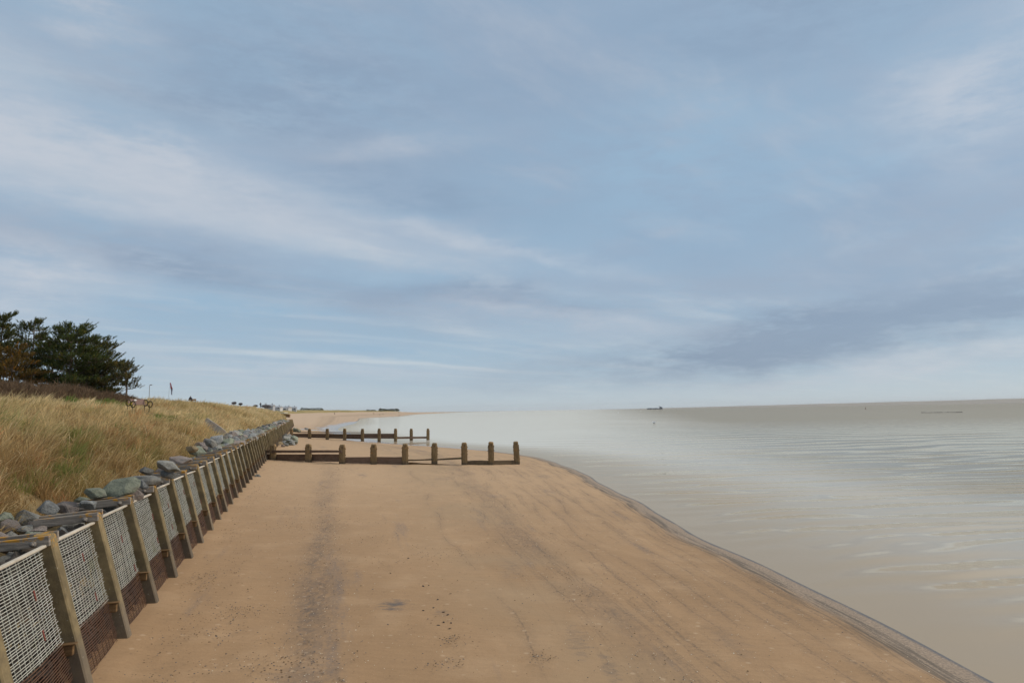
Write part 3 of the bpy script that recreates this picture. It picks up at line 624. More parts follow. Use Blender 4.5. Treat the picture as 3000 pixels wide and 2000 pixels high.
# ------------------------------------------------------------------ sea wall
def concrete_material():
    m, t = mat('post_concrete')
    co = t.n('ShaderNodeTexCoord').outputs['Object']; oi = t.n('ShaderNodeObjectInfo').outputs['Random']
    va = t.n('ShaderNodeVectorMath', operation='ADD'); t.L.new(co, va.inputs[0]); t.L.new(t.vec(t.m('MULTIPLY', oi, 31.0), t.m('MULTIPLY', oi, 77.0), 0.0), va.inputs[1]); v = va.outputs[0]
    z = t.sep(co)[2]
    c = t.mix(t.step(.35, .65, t.noise(v, 3, 6, .65)), (.135, .104, .058), (.225, .172, .092))
    c = t.mix(t.m('MULTIPLY', t.step(.5, .7, t.noise(v, 1.3, 5, .6)), .6), c, (.12, .098, .066))
    low = t.m('SUBTRACT', 1.0, t.step(.35, .95, t.m('ADD', z, t.m('MULTIPLY', t.m('SUBTRACT', t.noise(v, 4, 3, .6), .5), .4))))
    c = t.mix(t.m('MULTIPLY', low, .5), c, (.125, .10, .088))
    c = t.mix(t.m('MULTIPLY', t.step(.66, .72, t.noise(v, 22, 3, .7)), .6), c, (.45, .41, .33))
    # orange lichen on the very top
    li = t.m('MULTIPLY', t.step(2.12, 2.3, t.m('ADD', z, t.m('MULTIPLY', t.noise(v, 14, 4, .6), .15))), t.step(.5, .6, t.noise(v, 17, 3, .6)))
    c = t.mix(t.m('MULTIPLY', li, .8), c, (.46, .23, .03))
    k = t.m('MULTIPLY_ADD', oi, .3, .85); c = t.mix(1.0, c, t.vec(k, k, k), 'MULTIPLY')
    principled(t, c, .9, t.bump(t.noise(v, 35, 5, .7), .5, .012), .2); return m
def timber_material(name, c1, c2, lichen=False, green=False):
    m, t = mat(name)
    tc = t.n('ShaderNodeTexCoord').outputs['Object']; oi = t.n('ShaderNodeObjectInfo').outputs['Random']
    va = t.n('ShaderNodeVectorMath', operation='ADD'); t.L.new(tc, va.inputs[0]); t.L.new(t.vec(t.m('MULTIPLY', oi, 31.0), t.m('MULTIPLY', oi, 77.0), t.m('MULTIPLY', oi, 19.0)), va.inputs[1]); v = va.outputs[0]
    mp = t.n('ShaderNodeMapping', {'Scale': (1.5, 1.5, 18.0) if not green else (18, 18, 1.5)}); t.L.new(v, mp.inputs[0])
    gr = t.noise(mp.outputs[0], 1.6, 6, .65)
    c = t.mix(t.step(.35, .65, gr), c1, c2)
    c = t.mix(t.m('MULTIPLY', t.step(.5, .75, t.noise(v, 2.2, 5, .6)), .5), c, tuple(k * .5 for k in c1))
    nz = t.sep(t.n('ShaderNodeNewGeometry').outputs['True Normal'])[2]
    if lichen:
        zz = t.sep(tc)[2]
        lm = t.m('MULTIPLY', t.step(.47, .62, t.noise(v, 6, 5, .65)), t.step(.066, .088, t.m('ADD', zz, t.m('MULTIPLY', t.noise(v, 24, 3, .6), .03))))
        c = t.mix(t.m('MULTIPLY', lm, .92), c, (.46, .22, .02))
    if green:
        z = t.sep(tc)[2]
        oc = t.m('MULTIPLY', t.step(.55, .68, t.noise(v, 2.6, 4, .6)), t.step(.6, 1.1, z))
        c = t.mix(t.m('MULTIPLY', oc, .55), c, (.40, .20, .05))
        lw = t.m('SUBTRACT', 1.0, t.step(.15, .5, t.m('ADD', z, t.m('MULTIPLY', t.noise(v, 5, 3, .6), .2))))
        c = t.mix(t.m('MULTIPLY', lw, .7), c, (.07, .062, .05))
    k = t.m('MULTIPLY_ADD', oi, .3, .85); c = t.mix(1.0, c, t.vec(k, k, k), 'MULTIPLY')
    principled(t, c, .88, t.bump(t.m('ADD', gr, t.m('MULTIPLY', t.noise(v, 30, 4, .7), .4)), .7, .02), .2); return m
CONC = concrete_material()
TIE = timber_material('grey_timber', (.18, .155, .13), (.29, .25, .21), lichen=True)
RAIL = mottled('pale_rail', (.50, .45, .37), (.42, .37, .30), 5, .7, .3, c3=(.34, .29, .22), perobj=.2)
BROWNT = timber_material('brown_timber', (.13, .075, .035), (.2, .12, .055))
BOLT = mottled('bolt_steel', (.26, .24, .22), (.17, .14, .11), 30, .5, .3)
def wire_material(name, c1, c2, c3):
    m, t = mat(name)
    g = t.n('ShaderNodeNewGeometry').outputs['Position']
    c = t.mix(t.step(.45, .6, t.noise(g, 2.3, 4, .6)), c1, c2)
    c = t.mix(t.step(.58, .68, t.noise(g, 1.1, 5, .7)), c, c3)
    principled(t, c, .6, None, .3); return m
WIRE = wire_material('white_wire', (.50, .50, .44), (.41, .40, .34), (.33, .33, .22))
RUST = wire_material('rusty_wire', (.12, .062, .036), (.09, .05, .034), (.2, .105, .05))
TAGM = mottled('red_tag', (.22, .05, .04), (.17, .05, .03), 9, .6, .2)
STONEFILL = mottled('fill_stone', (.06, .05, .042), (.04, .037, .034), 3, .9, .6, c3=(.12, .085, .055))
NPOST = 100; STEP = 2.3 * LW; S0 = (12.9 - 2 * 2.3) * LW; HW = 2.28; BAT = .6
wa_ang = math.atan2(WD[1], WD[0])
WALL = empty('sea_wall', wall_pt(S0, 0), wa_ang)
tag(WALL, 'long leaning sea wall of concrete posts and white wire mesh holding back the rocks', 'sea wall')
# local frame of the wall: x along, y landward, z up
def lean(y, z): return y + BAT * z / HW
def post_mesh():
    mb = MB(); W = .26; D = .24; c = .022
    lv = [(-.55, 1.0), (.0, 1.0), (.5, 1.0), (1.0, 1.0), (1.6, 1.0), (HW - .03, 1.0), (HW, .86)]
    vs = []; fs = []
    for z, k in lv:
        w = W / 2 * k; d = D * k
        y0 = lean(0, z) + (1 - k) * D / 2; y1 = y0 + d
        for x, y in ((-w + c, y0), (w - c, y0), (w, y0 + c), (w, y1 - c), (w - c, y1), (-w + c, y1), (-w, y1 - c), (-w, y0 + c)): vs.append((x, y, z))
    for i in range(len(lv) - 1):
        for k in range(8): fs.append((i * 8 + k, i * 8 + (k + 1) % 8, (i + 1) * 8 + (k + 1) % 8, (i + 1) * 8 + k))
    fs.append(tuple(range(8))[::-1]); fs.append(tuple((len(lv) - 1) * 8 + k for k in range(8)))
    mb.add(vs, fs)
    return mb.mesh('post', CONC)
def ledge_mesh():
    mb = MB()
    mb.box((-.17, lean(.14, .66), .62), (.08, .20, .15), ch=.01)
    mb.box((-.175, lean(.12, .72), .708), (.11, .27, .02), ch=.005)
    return mb.mesh('ledge', BROWNT)
def tie_mesh():
    mb = MB()
    for sx in (-1, 1):
        dz = .02 if sx < 0 else .035
        L = 1.0
        mb.box((sx * .172, .06 + L / 2, dz - .0), (.06, L, .15), rot=Matrix.Rotation(rad(-4), 3, 'X'), ch=.008)
    return mb.mesh('tie_beam', TIE)
def bolt_mesh():
    mb = MB()
    mb.cyl((-.212, .26, .02), (-.238, .26, .02), .045, 8); mb.cyl((-.238, .26, .02), (-.27, .26, .02), .022, 6)
    return mb.mesh('bolt', BOLT, True)
def wires(z0, z1, dz, nx, r, seed, gap=0.0, sag=.02):
    rg = random.Random(seed); mb = MB(); L = STEP - .26; nseg = 5
    nz = int((z1 - z0) / dz)
    for i in range(nz + 1):
        z = z0 + i * dz + rg.uniform(-.006, .006)
        if gap and rg.random() < gap: continue
        a = rg.uniform(-.04, .02); b = L - rg.uniform(-.03, .12)
        pts = []
        for k in range(nseg + 1):
            x = a + (b - a) * k / nseg; bul = math.sin(math.pi * min(max(x / L, 0), 1))
            zz = z - sag * bul + rg.uniform(-.002, .002)
            pts.append((.13 + x, lean(.17, zz) - .015 * bul * math.sin(math.pi * (z - z0 + .1) / (z1 - z0 + .2)), zz))
        mb.tube(pts, r, 4, cap=False)
    for j in range(nx):
        x = L * (j + .5) / nx + rg.uniform(-.03, .03); bul = math.sin(math.pi * x / L); pts = []
        for k in range(5):
            z = z0 + (z1 - z0) * k / 4; pts.append((.13 + x + rg.uniform(-.01, .01), lean(.185, z) - .015 * bul * math.sin(math.pi * (z - z0 + .1) / (z1 - z0 + .2)), z - sag * bul))
        mb.tube(pts, r * .85, 4, cap=False)
    return mb
pm = post_mesh(); lm_ = ledge_mesh(); tm = tie_mesh(); bm_ = bolt_mesh()
fine_u = [wires(.74, 2.10, .038, 15, .0056, k, .004).mesh('wire_mesh', WIRE) for k in range(6)]
fine_l = [wires(-.2, .76, .038, 11, .008, 40 + k, .02, .03).mesh('rusty_mesh', RUST) for k in range(4)]
mid_u = [wires(.78, 2.08, .09, 8, .013, 70 + k).mesh('wire_mesh', WIRE) for k in range(3)]
mid_l = [wires(-.2, .74, .09, 7, .014, 90 + k, 0, .03).mesh('rusty_mesh', RUST) for k in range(2)]
far_u = wires(.78, 2.08, .2, 4, .03, 111).mesh('wire_mesh', WIRE); far_l = wires(-.06, .74, .2, 4, .03, 113).mesh('rusty_mesh', RUST)
rmb = MB(); rmb.box((STEP / 2, lean(.13, 2.12) - .03, 2.115), (STEP - .27, .06, .04), rot=Matrix.Rotation(rad(1.0), 3, 'Y'), ch=.008); rail_me = rmb.mesh('top_rail', RAIL)
def part(name, me, parent, loc=(0, 0, 0), rot=None, scale=None):
    o = bpy.data.objects.new(name, me); o.location = loc
    if rot: o.rotation_euler = rot
    if scale: o.scale = scale
    return link(o, parent)
def red_tag(i, x, z):
    mb = MB(); mb.box((x, lean(.135, z) - .06, z), (.032, .012, .15), rot=Matrix.Rotation(rad(-6), 3, 'Y') @ Matrix.Rotation(rad(-13), 3, 'X'), ch=.003); return mb
for i in range(NPOST):
    r_ = random.Random(500 + i); x = i * STEP
    po = part('post', pm, WALL, (x, r_.uniform(-.02, .02), r_.uniform(-.03, .03)), (r_.uniform(-.012, .012), r_.uniform(-.012, .012), r_.uniform(-.02, .02)))
    if i < 40: part('ledge', lm_, po)
    tb = part('tie_beam', tm, WALL, (x, lean(-.02, 2.1) + r_.uniform(-.02, .03), 2.14 + r_.uniform(-.02, .03)), (0, 0, r_.uniform(-.05, .05)))
    if i < 26: part('bolt', bm_, tb)
    if i < NPOST - 1:
        if i < 20: a, b = fine_u[i % 6], fine_l[i % 4]
        elif i < 42: a, b = mid_u[i % 3], mid_l[i % 2]
        else: a, b = far_u, far_l
        pa = part('wire_panel', a, WALL, (x, 0, r_.uniform(-.02, .02)))
        part('rusty_mesh', b, pa)
        part('top_rail', rail_me, WALL, (x, 0, r_.uniform(-.01, .02)), (0, r_.uniform(-.012, .012), 0))
        if i < 7:
            for k in range(2):
                tgm = red_tag(i, .3 + r_.uniform(.9, 1.6), (1.62, 1.0)[k] + r_.uniform(-.08, .1)); tgm.build('tag', TAGM, pa)

# convex stones ------------------------------------------------------------
def stone_bm(seed, n=22, flat=1.0, bev=.05):
    rg = random.Random(seed); bm = bmesh.new()
    for _ in range(n):
        v = Vector((rg.gauss(0, 1), rg.gauss(0, 1), rg.gauss(0, 1))).normalized() * rg.uniform(.8, 1.05)
        bm.verts.new((v.x * .5, v.y * .42, v.z * .36 * flat))
    r = bmesh.ops.convex_hull(bm, input=bm.verts[:])
    bmesh.ops.delete(bm, geom=list({g for g in r['geom_interior'] + r['geom_unused'] if isinstance(g, bmesh.types.BMVert) and g.is_valid}), context='VERTS')
    if bev: bmesh.ops.dissolve_limit(bm, angle_limit=rad(12), verts=bm.verts[:], edges=bm.edges[:]); bmesh.ops.bevel(bm, geom=bm.edges[:], offset=bev, segments=2, affect='EDGES', clamp_overlap=True)
    return bm
def make_fill():
    base = []
    for k in range(10):
        bm = stone_bm(900 + k, 12, 1, 0); bm.verts.index_update()
        base.append((np.array([v.co for v in bm.verts]), [[v.index for v in f.verts] for f in bm.faces])); bm.free()
    mb = MB(); rg = random.Random(5)
    def lay(s0, s1, sz):
        s = s0
        while s < s1:
            z = -.1
            while z < 2.05:
                vs, fs = base[rg.randrange(10)]; k = sz * rg.uniform(.9, 1.5)
                R = np.array(Euler((rg.uniform(0, 6), rg.uniform(0, 6), rg.uniform(0, 6))).to_matrix())
                p = wall_pt(s + rg.uniform(-.05, .05), lean(.34 + sz * .5 + rg.uniform(-.03, .05), z), z)
                mb.add((vs @ R.T) * k + np.array(p), fs); z += sz * .62
            s += sz * .62
    lay(S0 - 1, 34, .22); lay(34, 70, .34); lay(70, S0 + (NPOST - 1) * STEP, .75)
    tag(mb.build('stone_fill', STONEFILL), 'dark loose stones packed behind the wire mesh of the sea wall', 'stones', kind='stuff')
make_fill()

# ------------------------------------------------------------------ boulders
def rock_material(name, a, b, cc):
    m, t = mat(name)
    co = t.n('ShaderNodeTexCoord').outputs['Object']; oi = t.n('ShaderNodeObjectInfo').outputs['Random']
    va = t.n('ShaderNodeVectorMath', operation='ADD'); t.L.new(co, va.inputs[0]); t.L.new(t.vec(t.m('MULTIPLY', oi, 41.0), t.m('MULTIPLY', oi, 17.0), t.m('MULTIPLY', oi, 29.0)), va.inputs[1]); v = va.outputs[0]
    c = t.mix(t.step(.35, .65, t.noise(v, 3.5, 6, .7)), a, b)
    c = t.mix(t.step(.55, .68, t.noise(v, 1.8, 5, .65)), c, cc)
    ms = t.noise(v, 9, 6, .75)
    c = t.mix(t.m('MULTIPLY', t.step(.6, .72, ms), .6), c, tuple(min(.5, k * 1.9) for k in a))
    c = t.mix(t.m('MULTIPLY', t.step(.36, .3, ms), .6), c, tuple(k * .5 for k in a))
    k = t.m('MULTIPLY_ADD', oi, .5, .75); c = t.mix(1.0, c, t.vec(k, k, k), 'MULTIPLY')
    principled(t, c, .85, t.bump(t.noise(v, 6, 9, .72), 1.0, .14), .25); return m
RM_ = {'grey': rock_material('grey_rock', (.19, .186, .17), (.30, .293, .265), (.15, .15, .13)),
       'blue': rock_material('blue_grey_rock', (.185, .19, .188), (.29, .295, .288), (.21, .2, .18)),
       'green': rock_material('green_grey_rock', (.165, .182, .14), (.25, .265, .2), (.2, .195, .155)),
       'pink': rock_material('pinkish_rock', (.225, .185, .165), (.29, .25, .225), (.18, .165, .15)),
       'buff': rock_material('buff_rock', (.38, .28, .15), (.42, .34, .22), (.3, .22, .13))}
ROCKME = {}
def rock_mesh(kind, v, flat):
    key = (kind, v, flat)
    if key not in ROCKME:
        bm = stone_bm(v * 13 + int(flat * 100), 20, flat, .014); me = bpy.data.meshes.new('boulder'); bm.to_mesh(me); bm.free(); me.materials.append(RM_[kind]); ROCKME[key] = me
    return ROCKME[key]
def rock(kind, v, size, loc, rot, label, flat=1.0, group=None, stretch=(1, 1, 1), cat='boulder', name='boulder'):
    o = bpy.data.objects.new(name, rock_mesh(kind, v, flat)); o.location = loc; o.rotation_euler = rot
    o.scale = (size * stretch[0], size * stretch[1], size * stretch[2]); link(o)
    return tag(o, label, cat, group)
# the ones that can be told apart at the near end: px, py of centre, size, kind, variant, flatness, tilt, label
def hero(px, py, S, z, kind, v, flat, rot, label, stretch=(1, 1, 1)):
    zc = 2.04 + (.12 if S > 100 else 0) + .004 * max(0, 1500 - py); p = gp(px, py, zc); z = .86 * z * p.y / (S % 100)
    rock(kind, v, z, p, rot, label, flat, None, stretch)
hero(85, 1523, 13.4, .80, 'grey', 3, 1.15, (.2, .1, .3), 'big rounded grey boulder beside the second tie beam from the left')
hero(20, 1548, 12.6, .62, 'pink', 5, 1.0, (.1, .3, 1.0), 'brown pink boulder at the left edge in front of the rounded grey one')
hero(12, 1523, 113.3, .5, 'green', 8, 1.0, (.5, .1, 2.0), 'mossy pale green boulder at the left edge under the grass')
hero(112, 1556, 12.8, .55, 'pink', 9, .5, (.1, -.35, .4), 'flat reddish stone lying below the big rounded boulder')
hero(165, 1512, 14.6, .5, 'buff', 2, .45, (0, .05, .1), 'flat buff yellow stone beside the second tie beam')
hero(140, 1488, 115.3, .65, 'blue', 6, .8, (.2, .4, .5), 'dark blue grey boulder under the overhanging grass behind the rounded one')
hero(205, 1492, 15.2, .95, 'pink', 12, .7, (.1, .1, .2), 'wide rusty pink boulder between the second and third posts')
hero(262, 1478, 115.9, .6, 'blue', 4, .6, (.1, .2, .9), 'flat dark grey stone tucked behind the third tie beam')
hero(285, 1445, 117.3, .72, 'green', 7, .75, (.3, .2, .4), 'brown green boulder left of the great flat slab')
hero(352, 1428, 118.6, 1.25, 'green', 14, .42, (.75, -.35, .5), 'great flat green grey slab tilted towards the grass', (1.1, .95, 1))
hero(385, 1448, 18.2, .78, 'pink', 15, .9, (.5, .2, .3), 'pale pinkish pointed boulder in front of the great flat slab')
hero(425, 1405, 20.4, 1.1, 'grey', 18, .6, (.1, .1, .2), 'broad rough mottled grey boulder right of the great flat slab')
hero(420, 1418, 19.6, .5, 'blue', 20, .9, (.2, .5, 1), 'small dark angular stone against the broad mottled boulder')
hero(500, 1388, 21.8, .75, 'blue', 21, .8, (.1, .1, .1), 'smooth blue grey block on top of the wall above the sixth post', (1.2, 1, .9))
hero(495, 1365, 123.6, 1.15, 'grey', 22, .6, (.2, .3, .6), 'wide grey boulder with a pale speckled end against the grass')
hero(430, 1380, 122.3, .55, 'grey', 25, .9, (.1, .2, .4), 'small rounded dark stone half under the grass by the mottled boulder')
hero(525, 1346, 126.0, 1.2, 'pink', 26, .5, (.1, .05, .2), 'long low rough stone with a white streak near the grass')
hero(582, 1322, 28.8, 1.2, 'green', 28, .7, (.2, .2, .5), 'green grey heaped boulder below the tilted concrete block')
hero(560, 1315, 130.5, .75, 'buff', 30, .8, (.3, .1, .1), 'light brown stone at the edge of the grass left of the green boulder')
hero(620, 1298, 32.5, .9, 'grey', 33, .8, (.1, .4, .2), 'grey pink boulder just below the tilted concrete block')
def crest_rocks():
    rg = random.Random(77); kinds = ['grey', 'blue', 'green', 'grey', 'pink', 'blue', 'grey', 'green', 'pink']
    n = 0; s = 8.0
    zones = [(34, 'mixed grey stone in the jumble of rocks behind the near posts', 'rocks behind the near posts'), (62, 'broken grey rock in the heap behind the wall before the first groyne', 'rocks behind the middle of the wall'), (400, 'small grey rock in the distant heap at the far end of the wall', 'rocks at the far end of the wall')]
    while s < S0 + (NPOST - 1) * STEP - 2:
        near = s < 40
        size = rg.uniform(.5, .95) if near else rg.uniform(.5, .95) * (1 + s / 300)
        for row in range(2 if (s < 37 or s > 62) else 3):
            if n > 285: break
            if near and s < 37: size = rg.uniform(.28, .56)
            t = (1.12 if s < 37 else .98) + row * (.62 if s < 37 else (.52 if s < 62 else .85)) * (1 if near else 1.15) + rg.uniform(-.12, .12)
            z = (1.92 if s < 37 else 1.95) + row * (.08 if s < 37 else .16) + rg.uniform(-.05, .1) + (size - .6) * .12 + (.1 if s > 45 else 0)
            k = rg.choice(kinds); zi = next(z_ for z_ in zones if s < z_[0])
            rock(k, rg.randrange(40), size * rg.uniform(.8, 1.2), wall_pt(s + rg.uniform(-.2, .2), t, z), (rg.uniform(-.5, .5), rg.uniform(-.5, .5), rg.uniform(0, 6.3)), zi[1], rg.choice((.6, .8, 1.0)), zi[2]); n += 1
        s += size * (1.2 if s < 37 else 1.15) + s * s / 15000 + (.0 if s < 60 else .25)
crest_rocks()
def pile(n, px0, px1, py0, py1, sz, kinds, label, group, seed):
    rg = random.Random(seed)
    for _ in range(n):
        p = on_beach(rg.uniform(px0, px1), rg.uniform(py0, py1)); k = sz * rg.uniform(.6, 1.3)
        rock(rg.choice(kinds), rg.randrange(40), k, (p.x, p.y, p.z + k * .16), (rg.uniform(-.4, .4), rg.uniform(-.4, .4), rg.uniform(0, 6)), label, rg.choice((.7, 1.0)), group)
pile(16, 832, 866, 1286, 1304, 1.5, ['blue', 'grey', 'green'], 'dark rock fallen at the foot of the wall beside the second groyne', 'rocks at the landward end of the second groyne', 3)
pile(5, 862, 878, 1262, 1268, 2.3, ['green', 'buff'], 'mossy yellow green rock behind the landward end of the second groyne', 'mossy rocks behind the second groyne', 4)
pile(6, 806, 840, 1300, 1312, .8, ['grey', 'buff', 'pink'], 'small scattered stone on the sand between the wall and the fallen rocks', 'scattered stones by the wall', 5)
p = on_beach(755, 1397); rock('grey', 11, .55, (p.x, p.y, p.z + .06), (.1, .1, .3), 'single grey stone lying on the sand at the foot of the wall', .7, cat='stone', name='stone')
p = on_beach(897, 1258); rock('blue', 16, 1.5, (p.x, p.y, p.z + .2), (.1, .1, .3), 'lone dark rock on the wet sand beyond the second groyne', .8, cat='rock', name='rock')

# tilted concrete block in the grass
def slab():
    p = on_bank(632, 1268); m = mottled('old_concrete', (.36, .31, .255), (.28, .24, .2), 5, .9, .6, c3=(.22, .17, .13))
    mb = MB(); R = Euler((rad(-30), rad(28), rad(-20))).to_matrix()
    mb.box((0, 0, .32), (1.75, 1.25, .55), R, .04)
    o = mb.build('concrete_block', m); o.location = p; tag(o, 'tilted broken concrete block half sunk in the grass above the wall', 'concrete block')
slab()

# ------------------------------------------------------------------ groynes
GPOST = timber_material('groyne_timber', (.15, .10, .05), (.25, .175, .09), green=True)
GPLANK = timber_material('groyne_plank', (.13, .085, .058), (.20, .135, .095))
MOSSY = mottled('mossy_plank', (.11, .08, .05), (.16, .115, .07), 4, .9, .6, c3=(.075, .10, .025))
DARKM = mottled('rusty_iron', (.06, .04, .03), (.10, .06, .04), 20, .8, .4)
def groyne_post(h, w, seed):
    rg = random.Random(seed); mb = MB(); c = w * .16; lv = [-.7, 0, h * .35, h * .7, h - w * .22, h]
    vs = []; fs = []
    for i, z in enumerate(lv):
        k = .72 if i == len(lv) - 1 else 1.0; a = w / 2 * k; cc = c * k
        for x, y in ((-a + cc, -a), (a - cc, -a), (a, -a + cc), (a, a - cc), (a - cc, a), (-a + cc, a), (-a, a - cc), (-a, -a + cc)):
            vs.append((x + rg.uniform(-.015, .015) * w / .4, y + rg.uniform(-.015, .015), z + (rg.uniform(-.03, .03) if i > 3 else 0)))
    for i in range(len(lv) - 1):
        for k in range(8): fs.append((i * 8 + k, i * 8 + (k + 1) % 8, (i + 1) * 8 + (k + 1) % 8, (i + 1) * 8 + k))
    fs.append(tuple(range(8))[::-1]); fs.append(tuple((len(lv) - 1) * 8 + k for k in range(8)))
    mb.add(vs, fs)
    # side battens bolted on the seaward and landward faces
    for sx in (-1, 1): mb.box((sx * (w / 2 + .02), -w * .12, h * .43), (.05, w * .5, h * .86), ch=.008)
    return mb
def post_bolts(h, w, seed):
    rg = random.Random(seed); out = []
    mb = MB(); mb.cyl((0.02, -w / 2 + .01, h - .24), (0.02, -w / 2 - .03, h - .24), .04, 7); out.append(mb)
    for sx in (-1, 1):
        for z in (.25, .45, .62, .78):
            if rg.random() < .75:
                mb = MB(); zz = h * z + rg.uniform(-.06, .06); mb.cyl((sx * (w / 2 + .03), -w * .1, zz), (sx * (w / 2 + .09), -w * .1, zz), .032, 6); out.append(mb)
    return out
def groyne(name, label, pts, tops, w, planks, seed):
    """pts: foot pixels, tops: top pixels; planks: (i0, i1, y-pixels top/bottom at both ends, material, kind)"""
    feet = [on_beach(*p) for p in pts]
    root = empty(name, feet[0]); tag(root, label, 'groyne'); B = feet[0]
    for i, (f, tp) in enumerate(zip(feet, tops)):
        topp = at(tp[0], tp[1], f.y); h = topp.z - f.z
        o = groyne_post(h, w, seed + i).build('post', GPOST, root); o.location = f - B
        dx = (topp.x - f.x); o.rotation_euler = (0, math.atan2(dx, h), math.atan2(feet[-1].y - B.y, feet[-1].x - B.x) + random.uniform(-.05, .05))
        for q in post_bolts(h, w, seed + i): q.build('bolt', DARKM, o)
    for nm, xa, ya0, ya1, xb, yb0, yb1, mt_, th, off in planks:
        def pos(px, py):
            xs = [p[0] for p in pts]; k = np.interp(px, xs, range(len(xs))) if px >= xs[0] else (px - xs[0]) / (xs[1] - xs[0])
            i = min(max(int(math.floor(k)), 0), len(xs) - 2); Y = feet[i].y + (feet[i + 1].y - feet[i].y) * (k - i); return at(px, py, Y + off)
        A0, A1, B0, B1 = pos(xa, ya0), pos(xa, ya1), pos(xb, yb0), pos(xb, yb1)
        ax = (B0 - A0); nrm = Vector((0, 0, 1)).cross(ax).normalized() * th
        c = (A0 + A1 + B0 + B1) / 4; mb = MB(); nseg = 6; vs = []; fs = []; rg = random.Random(int(xa) + seed)
        for k in range(nseg + 1):
            f = k / nseg; t0 = A0.lerp(B0, f); b0 = A1.lerp(B1, f); j = rg.uniform(-.02, .02); dz = Vector((0, 0, j))
            vs += [t0 - nrm / 2 + dz - c, t0 + nrm / 2 + dz - c, b0 + nrm / 2 - c, b0 - nrm / 2 - c]
        for k in range(nseg):
            for q in range(4): fs.append((k * 4 + q, k * 4 + (q + 1) % 4, (k + 1) * 4 + (q + 1) % 4, (k + 1) * 4 + q))
        fs += [(0, 1, 2, 3), tuple(nseg * 4 + q for q in (3, 2, 1, 0))]
        mb.add(vs, fs); o = mb.build(nm, mt_, root); o.location = c - B
    return feet
G1 = [(800, 1347), (904, 1353), (1003, 1358), (1095, 1359), (1187, 1360), (1273, 1359.5), (1361, 1361), (1439, 1361), (1515, 1359)]
T1 = [(801, 1301), (904, 1300.5), (1003, 1301.6), (1095, 1300.5), (1187, 1299), (1273, 1297), (1360, 1296), (1438, 1294), (1511, 1292.5)]
groyne('timber_groyne', 'nearer timber groyne of nine thick posts running from the wall to the water', G1, T1, .43, [
    ('rail', 772, 1318, 1326, 1002, 1318.5, 1325, GPLANK, .12, -.24), ('plank', 772, 1330, 1349, 1003, 1330, 1352, GPLANK, .12, .3),
    ('plank', 1003, 1338.5, 1356, 1187, 1338, 1360, GPLANK, .12, .02),
    ('rail', 1187, 1346, 1350, 1273, 1342.5, 1347.5, MOSSY, .12, -.1), ('rail', 1187, 1353, 1361, 1320, 1360, 1364, BROWNT, .12, .1), ('rail', 1273, 1343.5, 1348, 1361, 1338.5, 1344, MOSSY, .12, -.1),
    ('plank', 1361, 1349, 1362, 1439, 1348.5, 1362, MOSSY, .14, .05), ('plank', 1439, 1348.5, 1362, 1513, 1347.5, 1361, MOSSY, .14, .05)], 100)
G2 = [(854, 1281), (907, 1284), (959, 1287), (1010, 1289.5), (1062, 1291.5), (1111, 1293.5), (1159, 1295), (1205, 1296), (1254, 1297.5)]
T2 = [(854, 1255), (907, 1255.5), (959, 1255), (1010, 1255), (1062, 1255.5), (1111, 1255), (1159, 1255), (1205, 1255), (1254, 1254.5)]
groyne('timber_groyne', 'farther timber groyne standing partly in the shallow water beyond the nearer one', G2, T2, .44, [
    ('rail', 872, 1264.8, 1267, 1062, 1265.5, 1268, GPLANK, .12, -.3), ('plank', 856, 1269.5, 1280, 1062, 1271, 1286, GPLANK, .12, .2),
    ('plank', 1062, 1269.5, 1283.5, 1159, 1269.5, 1284.5, GPLANK, .12, .2),
    ('rail', 1159, 1279, 1285, 1254, 1278, 1284, GPLANK, .12, .05), ('rail', 1159, 1294, 1297, 1254, 1290.5, 1294, DARKM, .12, .05)], 200)

# ------------------------------------------------------------------ shell bits and drift on the sand
def litter(name, label, n, fn, s0, s1, cols, cat, flat=.4):
    mb = MB(); rg = random.Random(name)
    base = []
    for k in range(6):
        bm = stone_bm(700 + k, 9, flat, 0); bm.verts.index_update(); base.append((np.array([v.co for v in bm.verts]), [[v.index for v in f.verts] for f in bm.faces])); bm.free()
    for _ in range(n):
        u, y = fn(rg); xl = float(np.interp(y, ZLL, XLL)); xe = float(edge(y)); x = xl + (xe - xl) * u
        vs, fs = base[rg.randrange(6)]; k = rg.uniform(s0, s1) * (1 + y / 60)
        R = np.array(Euler((rg.uniform(-.3, .3), rg.uniform(-.3, .3), rg.uniform(0, 6))).to_matrix())
        mb.add((vs @ R.T) * k + np.array([x, y, float(beach_z(x, y)) + .03]), fs, rg.randrange(len(cols)))
    tag(mb.build(name, cols), label, cat, kind='stuff')
def dist_y(rg): return 9.5 + 60 * rg.random() ** 2.2
def f_shell(rg):
    y = dist_y(rg); q = rg.random()
    u = rg.gauss(.212, .04) if q < .35 else (rg.uniform(.02, .97) if q < .6 else rg.uniform(.55, .97)); return (u if .015 < u < .97 else rg.uniform(.02, .95)), y
CLUMP = [(662, 1812, .35), (640, 1852, .3), (700, 1790, .3), (600, 1690, .5), (480, 1860, .5), (840, 1545, .5), (1020, 1530, .7), (1105, 1580, .5), (1160, 1640, .5), (560, 1700, .6), (720, 1790, .3), (1290, 1620, .8), (1330, 1880, .2), (1590, 1930, .15), (1315, 1950, .2), (620, 1960, .5), (880, 1930, .5), (1270, 1630, .6), (900, 1500, .8), (760, 1960, .4), (520, 1560, .6)]
DENT = [(1240, 1790), (1270, 1782), (1300, 1794), (1312, 1802), (1322, 1826), (1284, 1834), (1300, 1824), (1318, 1842), (1256, 1716), (1240, 1718), (1196, 1636), (1144, 1680), (1320, 1740), (1282, 1758)]
